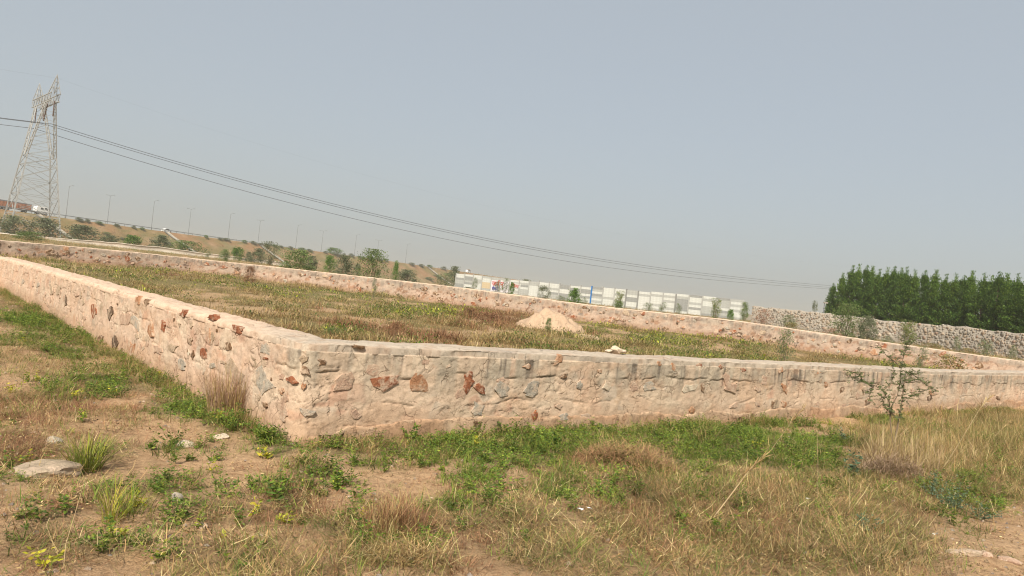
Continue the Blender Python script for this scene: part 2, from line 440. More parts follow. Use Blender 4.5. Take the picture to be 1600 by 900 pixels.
c = mixv(c, soil, np.clip(sstep(.2, .9, s_) * .7 * (1 - ba), 0, 1))
c = mixv(c, gr, np.clip(sstep(.3, .9, g) * .65, 0, 1))
# field inside the walls and the plain beyond: earth between grasses
fw = inside | (rg > 30)
patch = fbm(gx * .22, gy * .22, 71); p2 = fbm(gx * .8, gy * .8, 72)
fc = np.array([.27, .20, .105]) * (1 - patch[:, None]) + np.array([.15, .135, .06]) * patch[:, None]
fc = mixv(fc, np.array([.46, .31, .19]), sstep(.54, .66, p2) * .8)
c = np.where(fw[:, None], fc, c)
ground = mobj('ground', np.stack([gx, gy, gz], -1), q, MAT['soil'], col=c, smooth=True)
tag(ground, kind='structure')

# ------------------------------------------------------------------ stone walls
def cells(s, h, sx, sy, seed, jit=.85):
    """jittered cells: returns edge distance (m) and a cell id value 0..1"""
    X = s / sx; Y = h / sy
    row = np.floor(Y); X = X + (row % 2) * .5
    ix = np.floor(X); iy = np.floor(Y)
    d1 = np.full(s.shape, 9.); d2 = np.full(s.shape, 9.); idv = np.zeros(s.shape)
    for dx in (-1, 0, 1):
        for dy in (-1, 0, 1):
            cx = ix + dx; cy = iy + dy
            fx = cx + .5 + (_h(cx, cy, seed) - .5) * jit; fy = cy + .5 + (_h(cx, cy, seed + 5) - .5) * jit
            d = np.hypot((fx - X) * sx, (fy - Y) * sy * 1.15)
            m = d < d1
            d2 = np.where(m, d1, np.minimum(d2, d)); idv = np.where(m, _h(cx, cy, seed + 11), idv); d1 = np.where(m, d, d1)
    return d2 - d1, idv

def sweep(outer, inner, nrm, s, prof, ztop_fn, fn):
    """outer/inner (N,2), profile rows (lerp t, h, is_face). fn gives displacement & colour."""
    N = len(outer); K = len(prof)
    t = np.array([p[0] for p in prof]); h = np.array([p[1] for p in prof]); f = np.array([p[2] for p in prof])
    P = outer[:, None, :] * (1 - t)[None, :, None] + inner[:, None, :] * t[None, :, None]
    zb = G0(outer[:, 0], outer[:, 1])[:, None]
    S = np.repeat(s[:, None], K, 1); H = np.repeat(h[None, :], N, 0); T = np.repeat(t[None, :], N, 0); FC = np.repeat(f[None, :], N, 0)
    dn, dz, col = fn(S, H, T, FC)
    P = P + nrm[:, None, :] * dn[..., None]
    Z = zb + H + dz
    V = np.concatenate([P, Z[..., None]], -1).reshape(-1, 3)
    i, j = np.meshgrid(np.arange(N - 1), np.arange(K - 1), indexing='ij')
    q = np.stack([i * K + j, (i + 1) * K + j, (i + 1) * K + j + 1, i * K + j + 1], -1).reshape(-1, 4)
    uv = np.stack([S, H + T * .5], -1).reshape(-1, 2)
    return V, q, col.reshape(-1, 3), uv

HW = .93; TH = .5
def geo(start, end, step0, ref):          # spacing that grows with distance
    o = [start]
    while o[-1] < end: o.append(o[-1] + step0 * max(1, (ref + o[-1]) / ref))
    return np.array(o)
CR_ = .17
La = geo(CR_, 23.0, .017, 8)[::-1]; Ra = geo(CR_, 30, .017, 8)
arc = np.linspace(0, PI / 2, 18)[1:-1]
oa = np.concatenate([np.zeros(len(La)), .17 - .17 * np.cos(arc), Ra]); ob = np.concatenate([La, .17 - .17 * np.sin(arc), np.zeros(len(Ra))])
na_ = np.concatenate([-np.ones(len(La)), -np.cos(arc), np.zeros(len(Ra))]); nb_ = np.concatenate([np.zeros(len(La)), -np.sin(arc), -np.ones(len(Ra))])
ia = np.concatenate([np.full(len(La), TH), np.full(16, TH), np.maximum(Ra, TH)]); ib = np.concatenate([np.maximum(La, TH), np.full(16, TH), np.full(len(Ra), TH)])
sS = np.concatenate([-La, (arc / (PI / 2) - .5) * .32, Ra])
OUT = np.stack(W2(oa, ob), -1); INN = np.stack(W2(ia, ib), -1)
NRM = np.stack([na_ * dR[0] + nb_ * dL[0], na_ * dR[1] + nb_ * dL[1]], -1)

PINK = np.array([.555, .415, .315]); SANDY = np.array([.545, .42, .305]); GREYM = np.array([.37, .315, .245]); DARKS = np.array([.13, .11, .09])
def lerp3(a, b, w): return a * (1 - w[..., None]) + b * w[..., None]

def mort_fn(rightness_fn, seed, cellx=.27, celly=.19, tint=1.0, chips=0):
    def fn(S, H, T, FC):
        R = rightness_fn(S)                            # 0 left arm, 1 right arm
        e, idv = cells(S + .09 * (fbm(S * 3, H * 3, seed + 3) - .5), H + .09 * (fbm(S * 3, H * 3, seed + 4) - .5), cellx, celly, seed)
        expo = sstep(.35, .8, idv)
        bul = sstep(0, .03, e) * (.0005 + .002 * expo)
        big = (fbm(S * 1.3, H * 1.3, seed + 7, 2) - .5) * .022
        wx = S + .12 * (fbm(S * 4, H * 4, seed + 60) - .5); wy = H + .12 * (fbm(S * 4, H * 4, seed + 61) - .5)
        ter = sstep(.50, .512, fbm(wx * 3.2, wy * 4.6, seed + 62, 5)) * .007 + sstep(.56, .57, fbm(wx * 7 + 3, wy * 8, seed + 63, 4)) * .005 - sstep(.60, .615, fbm(wx * 5 + 30, wy * 9, seed + 64, 5)) * .008
        fine = (fbm(S * 16, H * 16, seed + 8, 4) - .5) * .010 + ter * .5
        ridg = np.abs(fbm(S * 5, H * 9, seed + 13, 4) - .5) * 2
        crk = (1 - sstep(.0, .04, ridg)) * sstep(.52, .64, fbm(S * 1.3, H * 2, seed + 14))
        # ragged lift joints
        j1 = .66 + .07 * (fbm(S * 1.7, H * 0, seed + 20) - .5) * 2
        j2 = .36 + .08 * (fbm(S * 1.5, H * 0 + 3, seed + 21) - .5) * 2
        j1 = j1 + .035 * (fbm(S * 9, H * 0, seed + 24) - .5); j2 = j2 + .05 * (fbm(S * 8, H * 0, seed + 25) - .5)
        g1 = sstep(.46, .56, fbm(S * 3.2, H * 0 + 9, seed + 22)); g2 = sstep(.50, .60, fbm(S * 2.8, H * 0 + 5, seed + 23))
        k1 = np.exp(-((H - j1) / .007) ** 2) * g1
        k2 = np.exp(-((H - j2) / .008) ** 2) * g2
        band = sstep(-.012, .012, H - j1)
        dn = FC * (bul + big + fine - crk * .012 - k1 * .014 - k2 * .012 + band * (.003 + .009 * g1) * (1 - .5 * (1 - R)))
        dn = dn * (1 - .6 * sstep(.86, .93, H) * FC)
        c = lerp3(PINK * np.ones(S.shape + (3,)), SANDY, R * (.35 + .65 * fbm(S * .9, H * 2, seed + 30)))
        pal = np.array([[.46, .27, .19], [.40, .345, .28], [.55, .43, .32], [.42, .30, .20], [.49, .42, .34], [.50, .34, .25]])
        pid = (idv * 997 % 1 * 6).astype(int) % 6
        vis = sstep(.42, .62, fbm(S * 3.2, H * 4.5, seed + 33)) * sstep(.005, .03, e) * sstep(.3, .6, idv * 7.77 % 1)
        c = lerp3(c, pal[pid], vis * .6 * FC)
        if chips:
            cp_ = np.array([[.24, .13, .08], [.33, .19, .11], [.17, .11, .08], [.38, .30, .23], [.30, .26, .21], [.42, .24, .14]])
            on = sstep(.62, .70, idv * 13.7 % 1) * sstep(.02, .045, e)
            c = lerp3(c, cp_[(idv * 577 % 1 * 6).astype(int) % 6], on * chips * FC)
        # grey weathering with vertical runs below the coping
        st = fbm(S * 7, H * .55, seed + 40); st2 = fbm(S * 22, H * .8, seed + 41)
        gz_ = sstep(.38, .60, st) * sstep(.35, .72, H) * (.2 + .8 * R)
        c = lerp3(c, GREYM, np.clip(gz_ * .9 + band * .35 * R, 0, 1) * FC)
        c = lerp3(c, DARKS, sstep(.54, .66, st2) * sstep(.45, .80, H) * sstep(.36, .5, fbm(S * 1.1, H * 0, seed + 43)) * .85 * R * FC)
        c = lerp3(c, np.array([.19, .14, .10]), np.clip(crk * .8 + k1 * .7 + k2 * .7, 0, 1) * .8 * FC)
        m1 = fbm(S * 1.7 + 11, H * 3.1, seed + 50); m2 = fbm(S * 4.3 + 5, H * 5.5, seed + 51)
        c = c * (1 + (m1 - .5) * .26 + (m2 - .5) * .20)[..., None]
        c = lerp3(c, np.array([.56, .35, .22]), sstep(.56, .70, fbm(S * 2.3, H * 3.5 + 8, seed + 52)) * .28)
        c = lerp3(c, np.array([.60, .50, .38]), sstep(.58, .70, fbm(S * 3.1 + 4, H * 4.5, seed + 53)) * .45)
        # browner towards the foot
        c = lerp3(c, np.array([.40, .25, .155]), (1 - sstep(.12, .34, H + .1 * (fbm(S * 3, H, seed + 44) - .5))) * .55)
        return dn, 0 * S, c * tint
    return fn
faceh = np.concatenate([np.linspace(-.25, .1, 5), np.linspace(.12, .865, 58)])
prof = [(0, h, 1) for h in faceh] + [(t, .87, 0) for t in (.08, .5, .95)] + [(1, h, 0) for h in (.86, .4, -.2)]
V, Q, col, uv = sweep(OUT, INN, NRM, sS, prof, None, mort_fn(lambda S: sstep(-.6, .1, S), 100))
cen = W2(.25, .25)
wallA = empty('boundary_wall', (cen[0], cen[1], 0), 0, 'low rubble stone and pink mortar wall turning a sharp corner in the foreground', 'stone wall')
def local(V, o): return V - np.array(o.location)
mobj('masonry', local(V, wallA), Q, MAT['mort'], wallA, col=col, uv=uv, smooth=True)

def cope_fn(R_fn, seed):
    def fn(S, H, T, FC):
        R = R_fn(S)
        edge = FC * ((fbm(S * 1.3, H * 1.3, (seed - 200) + 7, 2) - .5) * .028 + (fbm(S * 2.5, H * 2, seed) - .5) * .03 + (fbm(S * 12, H * 12, seed + 1) - .5) * .022 - sstep(.55, .62, fbm(S * 4, H * 3, seed + 9)) * .012)
        dz = (1 - FC) * ((fbm(S * 2, T * 2.5, seed + 2) - .5) * .04 + (fbm(S * 10, T * 8, seed + 3, 4) - .5) * (.018 + .02 * (1 - R)))
        c = lerp3(np.array([.57, .43, .325]) * np.ones(S.shape + (3,)), np.array([.45, .385, .31]), R)
        c = lerp3(c, np.array([.35, .30, .25]), sstep(.5, .7, fbm(S * 2, T * 4, seed + 5)) * .5 * R)
        c = lerp3(c, np.array([.40, .27, .19]), sstep(.55, .7, fbm(S * 6, T * 9, seed + 6)) * .4)
        low = (T < .1) * R
        edge = edge + low * T * TH * .8; dz = dz + low * np.clip(.934 - H, 0, .04) * (H > .88) * .75
        return edge, dz, c
    return fn
cprof = [(.03, .845, 0), (-.006, .85, 1), (-.012, .865, 1), (-.008, .885, 1), (.004, .905, .9), (.03, .922, .7), (.07, .934, .4)] + [(t, .938 + .01 * math.sin(t * PI), 0) for t in np.linspace(.11, .97, 13)] + [(1.03, .925, 0), (1.03, .87, 0)]
V, Q, col, uv = sweep(OUT, INN, NRM, sS, cprof, None, cope_fn(lambda S: sstep(-2.2, .3, S), 300))
mobj('coping', local(V, wallA), Q, MAT['cope'], wallA, col=col, uv=uv, smooth=True)

def pl_fn(S, H, T, FC):
    top = .165 + .08 * (fbm(S * 1.2, 0 * S, 77) - .5) * 2 + .04 * (fbm(S * 9, 0 * S, 76) - .5) - .2 * (1 - sstep(.1, .7, S))
    dn = FC * (.016 * sstep(.2, .8, S) + (fbm(S * 2, H * 3, 78) - .5) * .035 + (fbm(S * 12, H * 12, 79, 3) - .5) * .02)
    dz = np.where(H > .1, (top - .17), 0)
    c = lerp3(np.array([.46, .325, .22]) * np.ones(S.shape + (3,)), np.array([.42, .27, .17]), sstep(.4, .65, fbm(S * 1.4, H * 4, 80)))
    c = lerp3(c, np.array([.45, .35, .25]), sstep(.5, .7, fbm(S * 4, H * 9, 82)) * .5)
    return dn, dz, c
pprof = [(0, h, 1) for h in (-.25, -.1, 0, .04, .08, .12, .15)] + [(0, .17, .8), (.0, .18, .3), (.08, .183, 0)]
mk = sS > .12
V, Q, col, uv = sweep(OUT[mk], INN[mk], NRM[mk], sS[mk], pprof, None, pl_fn)
mobj('plinth', local(V, wallA), Q, MAT['plinth'], wallA, col=col, uv=uv, smooth=True)

def round_corner(p, side):
    a, b = AB(p[0], p[1]); t = a if side == 'R' else b
    nm = -dL if side == 'R' else -dR; no = -dR if side == 'R' else -dL; ax = dR if side == 'R' else -dL
    if t >= CR_: return p, ax, nm
    t = max(t, .0); sn = (CR_ - t) / CR_ * .98; cs_ = math.sqrt(1 - sn * sn)
    p = p.copy(); p[:2] -= nm * (CR_ - CR_ * cs_)
    n2 = nm * cs_ + no * sn
    ax2 = np.array([-n2[1], n2[0]])
    if ax2 @ ax < 0: ax2 = -ax2
    return p, ax2, n2

def stone(parent, o, ax, nrm, w, h, mat, depth=.02, sink=.02, seed=0, name='stone'):
    """irregular broken stone set into a wall face: o centre, ax along the wall, nrm outwards"""
    r = np.random.default_rng(seed); n = 11
    a = (np.arange(n) + r.uniform(-.42, .42, n)) / n * 2 * PI
    rad = r.uniform(.55, 1.15, n); rad[r.integers(0, n)] = 1.3; sk = r.uniform(-.35, .35); tx, ty = r.uniform(-.5, .5, 2) * depth
    V = []
    for k, (sc_, d) in enumerate(((1.0, -sink), (.96, depth * .35), (.72, depth * .9), (0, depth))):
        if k == 3: V.append((0, 0, d)); break
        for i in range(n):
            x = math.cos(a[i]) * rad[i] * sc_; y = math.sin(a[i]) * rad[i] * sc_
            V.append(((x + sk * y) * w / 2, y * h / 2, d + (r.uniform(-.3, .3) * depth + tx * x + ty * y if k else 0)))
    Fc = []
    for k in range(2): Fc += [(k * n + i, k * n + (i + 1) % n, (k + 1) * n + (i + 1) % n, (k + 1) * n + i) for i in range(n)]
    Fc += [(2 * n + i, 2 * n + (i + 1) % n, 3 * n) for i in range(n)]
    me = bpy.data.meshes.new(name); me.from_pydata(V, [], Fc); me.materials.append(mat)
    ob = bpy.data.objects.new(name, me)
    X = Vector((ax[0], ax[1], 0)); N = Vector((nrm[0], nrm[1], 0)); Y = N.cross(X)
    m = Matrix.Identity(4)
    m.col[0] = (*X, 0); m.col[1] = (*Y, 0); m.col[2] = (*N, 0)
    m.translation = Vector(o) - parent.location
    ob.matrix_local = m
    link(ob, parent)
    return ob

def on_wall(px, py, side):
    d = ray(px, py)
    n = dR if side == 'L' else dL
    t = ((C0 - EYE[:2]) @ n) / (d[:2] @ n)
    return EYE + d * t
STONES_R = [(602, 598, 44, 28, 'red'), (540, 597, 30, 34, 'pink'), (479, 580, 14, 15, 'brown'), (466, 598, 22, 10, 'red'), (655, 602, 36, 30, 'orange'), (731, 596, 18, 30, 'red'), (750, 606, 18, 16, 'red'),
            (785, 606, 28, 22, 'grey'), (831, 607, 26, 22, 'grey'), (872, 562, 13, 16, 'orange'), (905, 602, 10, 12, 'blue'), (948, 603, 12, 17, 'white'), (990, 605, 14, 16, 'pink'), (1013, 603, 20, 16, 'blue'),
            (1075, 606, 22, 14, 'white'), (1097, 606, 8, 14, 'brown'), (1029, 569, 8, 8, 'orange'), (1050, 573, 10, 11, 'orange'), (1092, 572, 9, 11, 'red'), (1225, 606, 10, 17, 'orange'), (1224, 631, 9, 9, 'orange'),
            (1207, 631, 5, 11, 'brown'), (1219, 579, 9, 9, 'orange'), (1140, 605, 24, 18, 'pink'), (1452, 622, 8, 12, 'dark'), (1314, 608, 6, 11, 'brown'), (880, 651, 14, 13, 'grey'), (835, 651, 8, 18, 'red'),
            (740, 664, 22, 12, 'brown'), (1173, 650, 14, 11, 'brown'), (1125, 573, 9, 6, 'red'), (1350, 609, 8, 12, 'tan'), (504, 565, 16, 12, 'brown'), (478, 563, 12, 12, 'tan'), (745, 640, 22, 22, 'blue'),
            (823, 572, 12, 8, 'orange'), (880, 588, 10, 9, 'brown'), (936, 580, 8, 6, 'orange'), (1081, 640, 8, 14, 'orange'), (1138, 661, 6, 6, 'brown'), (1160, 578, 9, 7, 'red'), (1278, 582, 6, 5, 'orange'), (1396, 612, 7, 10, 'tan'), (1356, 627, 7, 10, 'brown'),
            (1456, 615, 9, 9, 'orange'), (1426, 612, 8, 12, 'pink'), (1550, 638, 9, 8, 'grey'), (1590, 641, 7, 8, 'brown'), (1193, 593, 8, 7, 'pink'), (1183, 608, 9, 10, 'pink'), (1290, 600, 6, 8, 'orange'), (1146, 634, 12, 9, 'pink'), (477, 605, 8, 11, 'orange'),
            (560, 542, 18, 6, 'brown'), (480, 644, 20, 14, 'grey'), (1182, 631, 9, 8, 'pink'), (912, 652, 20, 12, 'pink'), (1560, 622, 6, 8, 'brown'), (700, 572, 9, 6, 'tan')]
STONES_L = [(373, 516, 20, 15, 'red'), (332, 496, 13, 10, 'red'), (329, 526, 5, 20, 'orange'), (359, 541, 11, 17, 'brown'), (319, 553, 13, 15, 'red'), (298, 533, 8, 12, 'brown'), (147, 484, 11, 24, 'red'), (159, 483, 6, 20, 'tan'),
            (173, 488, 8, 24, 'dark'), (196, 500, 16, 28, 'pink'), (212, 503, 16, 28, 'blue'), (236, 516, 9, 28, 'orange'), (256, 510, 6, 20, 'red'), (273, 500, 4, 8, 'brown'), (287, 491, 9, 14, 'red'), (104, 468, 4, 14, 'dark'),
            (92, 452, 8, 18, 'tan'), (81, 455, 6, 16, 'tan'), (137, 525, 8, 14, 'brown'), (159, 536, 13, 22, 'brown'), (180, 536, 9, 30, 'dark'), (190, 550, 6, 14, 'brown'), (206, 546, 12, 32, 'orange'), (285, 568, 12, 18, 'grey'),
            (216, 470, 8, 13, 'orange'), (229, 472, 10, 9, 'brown'), (366, 580, 28, 34, 'tan'), (412, 598, 30, 50, 'blue'), (417, 545, 16, 20, 'blue'), (302, 555, 4, 14, 'brown'), (60, 445, 4, 10, 'grey'),
            (120, 460, 6, 9, 'pink'), (52, 442, 5, 10, 'pink'), (36, 440, 4, 8, 'grey'), (247, 546, 16, 14, 'pink'), (416, 560, 12, 5, 'red'), (333, 572, 14, 9, 'grey'), (128, 505, 5, 12, 'pink'), (270, 545, 16, 16, 'tan'), (350, 566, 10, 8, 'brown'), (415, 632, 9, 8, 'brown'), (397, 560, 9, 7, 'tan'), (440, 612, 7, 7, 'orange'), (300, 508, 6, 11, 'tan')]
k = 0
for side, lst in (('R', STONES_R), ('L', STONES_L)):
    ax = dR if side == 'R' else -dL
    nm = -dL if side == 'R' else -dR
    for (px, py, w, h, mt) in lst:
        k += 1
        p = on_wall(px, py, side); p1 = on_wall(px - w / 2, py, side); p2 = on_wall(px + w / 2, py, side)
        wd = np.linalg.norm((p2 - p1)[:2]); q1 = on_wall(px, py - h / 2, side); q2 = on_wall(px, py + h / 2, side)
        flush = mt in ('pink', 'blue', 'tan', 'grey', 'white')
        p, ax, nm = round_corner(p, side)
        p = p + np.array([nm[0], nm[1], 0]) * (.012 if flush else .013)
        stone(wallA, p, ax, nm, wd * 1.08, abs(q1[2] - q2[2]) * 1.08, MAT[mt], depth=.003 if flush else .006, sink=.06, seed=k)

rq = np.random.default_rng(77)
for side, n_, smax, x0, x1 in (('R', 34, 14, .25, 13), ('L', 60, 15, .2, 14)):
    ax = dR if side == 'R' else -dL; nm = -dL if side == 'R' else -dR
    for _ in range(n_):
        q_ = x0 + (x1 - x0) * rq.random() ** 1.3; x, y = W2(q_, 0) if side == 'R' else W2(0, q_)
        mt = rq.choice(['pink', 'tan', 'brown', 'orange', 'grey', 'white', 'red', 'blue'], p=[.52, .36, .03, .03, .0, .05, .01, .0]); soft = mt in ('pink', 'tan', 'grey', 'white', 'blue')
        w = rq.uniform(.07, .24) if soft else rq.uniform(.03, .10); h = w * rq.uniform(.5, 1.0); k += 1
        p = np.array([x, y, rq.uniform(.2, .82)]) + np.array([nm[0], nm[1], 0]) * (.008 if soft else .012)
        stone(wallA, p, ax, nm, w, h, MAT[mt], depth=.003, sink=.05, seed=3000 + k)
# far wall of the same yard
FW = [(-260, 362, 34), (-60, 371, 34), (0, 376, 36), (100, 384, 38), (200, 393, 40), (300, 404, 42), (400, 414, 43), (700, 447, 42), (930, 478, 39), (1160, 502, 37), (1310, 525, 35), (1600, 565, 32), (1800, 590, 31)]
fp = []
for px, py, D in FW:
    d = ray(px, py); t = D / d[1]; fp.append(EYE + d * t)
fp = np.array(fp)
seg = np.hypot(*np.diff(fp[:, :2], axis=0).T); cs = np.concatenate([[0], np.cumsum(seg)])
sf = np.arange(0, cs[-1], .05)
fo = np.stack([np.interp(sf, cs, fp[:, i]) for i in range(3)], -1)
tn = np.gradient(fo[:, :2], axis=0); tn /= np.linalg.norm(tn, axis=1)[:, None]
ker = np.ones(51) / 51
tn = np.stack([np.convolve(np.pad(tn[:, i], 25, 'edge'), ker, 'valid') for i in range(2)], -1); tn /= np.linalg.norm(tn, axis=1)[:, None]
fn_ = np.stack([tn[:, 1], -tn[:, 0]], -1)            # towards the camera
fz = np.convolve(np.pad(fo[:, 2], 40, 'edge'), np.ones(81) / 81, 'valid')
base = G0(fo[:, 0], fo[:, 1])
wallB = empty('boundary_wall', (fo[len(fo) // 2, 0], fo[len(fo) // 2, 1], base[len(fo) // 2]), 0, 'long low stone wall closing the far side of the grassy field', 'stone wall')
hh = fz - base
def far_sweep(prof, fn):
    V, Q, col, uv = sweep(fo[:, :2], fo[:, :2] - fn_ * .45, fn_, sf, prof, None, fn)
    K = len(prof)
    z = V[:, 2].reshape(-1, K); hcol = np.array([p[1] for p in prof])
    z += np.where(hcol[None, :] > 0, (hh - HW)[:, None] * np.clip(hcol[None, :] / HW, 0, 1.02), 0)
    V[:, 2] = z.ravel()
    return V, Q, col, uv
prof2 = [(0, h, 1) for h in np.linspace(-.4, .90, 20)] + [(.5, .91, 0), (1, .9, 0), (1, -.3, 0)]
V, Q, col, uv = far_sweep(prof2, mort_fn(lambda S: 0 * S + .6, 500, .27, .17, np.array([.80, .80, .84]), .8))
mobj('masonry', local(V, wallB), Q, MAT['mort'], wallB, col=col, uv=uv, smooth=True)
V, Q, col, uv = far_sweep([(-.04, .885, 1), (-.04, .93, 1), (.1, .945, 0), (.5, .95, 0), (.9, .945, 0), (1.04, .92, 0), (1.04, .88, 0)], cope_fn(lambda S: 0 * S + .3, 600))
mobj('coping', local(V, wallB), Q, MAT['cope'], wallB, col=col, uv=uv, smooth=True)
r = np.random.default_rng(4)
for k in range(295):
    i = int(r.uniform(.10, .90) * len(fo)); i = min(i, len(fo) - 2)
    hfrac = r.uniform(.12, .88)
    z = base[i] + hh[i] * hfrac
    big = r.random() < .25
    w = r.uniform(.20, .38) if big else r.uniform(.09, .20); h = w * r.uniform(.6, 1.1)
    mt = r.choice(['red', 'brown', 'orange', 'grey', 'dark', 'tan', 'pink'], p=[.24, .27, .13, .12, .12, .08, .04])
    o = np.array([fo[i, 0] + fn_[i, 0] * .02, fo[i, 1] + fn_[i, 1] * .02, z])
    stone(wallB, o, tn[i], fn_[i], w, h, MAT[mt], depth=.014, sink=.05, seed=1000 + k)
# ------------------------------------------------------------------ embankment and highway
P0 = np.array([-178., 262.]); dH = np.array([.4795, .8775]); nH = np.array([dH[1], -dH[0]])   # near edge of the road
ts = np.concatenate([np.arange(-260, 330, 3.0), np.arange(330, 1500, 12.0)])
def crest(t): return 11.0 + 2.0 * sstep(0, 240, t) * 1.0
prs = np.array([26, 23, 20, 16.5, 13, 10, 7.5, 5, 3, 1.5, .6, 0, -1, -26, -27, -30, -50])
frac = np.array([-.05, -.02, .03, .16, .32, .46, .59, .71, .82, .90, .96, 1, 1.0, 1.0, 1.0, .9, -.1])
Tm, Om = np.meshgrid(ts, prs, indexing='ij')
X = P0[0] + Tm * dH[0] + Om * nH[0]; Y = P0[1] + Tm * dH[1] + Om * nH[1]
zg = G0(X, Y); Z = zg + (crest(Tm) - zg) * frac[None, :]
bump_ = (fbm(Tm * .12, Om * .3, 21) - .5) * 1.6 * ((Om > .8) | (Om < -28)) * (frac > 0)[None, :]
X = X + bump_ * nH[0]; Y = Y + bump_ * nH[1]
V = np.stack([X, Y, Z], -1).reshape(-1, 3)
i, j = np.meshgrid(np.arange(len(ts) - 1), np.arange(len(prs) - 1), indexing='ij'); K = len(prs)
Q = np.stack([i * K + j, i * K + j + 1, (i + 1) * K + j + 1, (i + 1) * K + j], -1).reshape(-1, 4)
n1 = fbm(Tm * .10, Om * .18, 23); n2 = fbm(Tm * .5, Om * .6, 24)
c = lerp3(np.array([.27, .155, .08]) * np.ones(n1.shape + (3,)), np.array([.20, .15, .065]), sstep(.4, .62, n1))
c = lerp3(c, np.array([.36, .24, .15]), sstep(.58, .72, n2) * .6)
c = lerp3(c, np.array([.13, .14, .06]), sstep(.55, .75, fbm(Tm * .3, Om * .4, 25)) * .6)
emb = mobj('embankment', V, Q, MAT['soil'], col=c.reshape(-1, 3), smooth=True); tag(emb, kind='structure')

def hw(t, o): return P0 + dH * t + nH * o
def strip(name, t0, t1, o0, o1, dz, mat, step=6):
    tt = np.arange(t0, t1, step); V = []; 
    for t in tt:
        for o in (o0, o1):
            p = hw(t, o); V.append((p[0], p[1], crest(t) + dz))
    Q = [(2 * k, 2 * k + 1, 2 * k + 3, 2 * k + 2) for k in range(len(tt) - 1)]
    return mobj(name, V, Q, mat)
tag(strip('highway', -260, 1400, -1.2, -25.5, .012, MAT['asphalt']), kind='structure')
heading = math.atan2(dH[1], dH[0])

# guard rail along the near edge
gr_ = empty('guard_rail', (*hw(100, -.6), float(crest(100))), heading, 'long thin steel guard rail along the top of the embankment road', 'guard rail')
m = MB(); m.box(-320, 1100, -.04, .04, .58, .86)
rail = m.build('rail', MAT['pole'], gr_)
for v in rail.data.vertices: v.co.z += float(crest(100 + v.co.x) - crest(100))
m = MB()
for x in np.arange(-280, 420, 4.0): m.box(x - .06, x + .06, .045, .15, -.1 + float(crest(100 + x) - crest(100)), .8 + float(crest(100 + x) - crest(100)))
tag(m.build('rail_posts', MAT['pole'], gr_), kind='stuff')

def ray_hw(px, o):               # where the vertical plane of a highway line meets a pixel column
    py = 459 + .1122 * (px - 800); d = ray(px, py)
    Pq = P0 + nH * o
    A = np.array([[d[0], -dH[0]], [d[1], -dH[1]]]); s, t = np.linalg.solve(A, Pq)
    return t

def lamp(px, side, label):
    o = -.9 if side > 0 else -13.5
    if side == 0: o = -13.5
    t = ray_hw(px, o); p = hw(t, o)
    L = empty('street_lamp', (p[0], p[1], float(crest(t))), heading, label, 'street lamp', 'lamps along the highway')
    H = 12.0
    MB().bar((0, 0, -.3), (0, 0, H), .19, .11, 6).build('pole', MAT['pole'], L)
    for s in ((-1, 1) if side == 0 else (1,)):
        # arms reach over the road; the single ones lean towards the camera's right
        e = s * 1.9 if side == 0 else 1.9
        MB().tube([(0, 0, H - .1), (0, -e * .45, H + .25), (0, -e, H + .35)], .07, .05, 5).build('arm', MAT['pole'], L)
        MB().box(-.16, .16, min(-e, -e * 1.42), max(-e, -e * 1.42), H + .27, H + .42).build('lamp_head', MAT['pole'], L)
for px, s, lb in [(17, 1, 'grey street lamp rising behind the lattice tower, leftmost of all'), (98, 1, 'tall grey street lamp just right of the lattice tower'), (163, 0, 'first twin arm street lamp right of the lattice tower'),
                  (232, 1, 'grey street lamp just left of the white car'), (290, 0, 'street lamp just right of the white car'), (352, 1, 'single arm street lamp, second right of the white car'),
                  (399, 0, 'street lamp above the second pale drain on the slope'), (458, 1, 'faint single arm street lamp above the bright green bush'), (498, 0, 'thin street lamp above the dark crest tree'),
                  (550, 1, 'faint street lamp left of the round thorn bush'), (585, 0, 'faint street lamp right above the round thorn bush'), (630, 1, 'faintest street lamp, rightmost of the row')]:
    lamp(px, s, lb)

# pale drains running down the slope
def drain(px, label):
    t = ray_hw(px, 0); V = []; 
    o_ = [.2, 3, 7.5, 13, 18, 22]
    for o in o_:
        f = np.interp(o, prs[::-1], frac[::-1])
        for dt, up in ((-1.1, .4), (-.8, .4), (-.8, .2), (.8, .2), (.8, .4), (1.1, .4)):
            q_ = hw(t + dt + o * .25, o + .2); z0 = float(G0(q_[0], q_[1])); V.append((q_[0], q_[1], z0 + (float(crest(t)) - z0) * f + up))
    Q = [(a * 6 + b, a * 6 + b + 1, (a + 1) * 6 + b + 1, (a + 1) * 6 + b) for a in range(5) for b in range(5)]
    o = mobj('drainage_chute', V, Q, MAT['concrete']); tag(o, label, 'drain', 'concrete drains on the slope')
for px, lb in ((53, 'pale concrete drain down the slope below the white truck cab'), (254, 'pale concrete drain down the slope right under the white car'), (400, 'pale concrete drain on the slope above the dark bush'), (664, 'pale concrete drain at the far right end of the slope')):
    drain(px, lb)

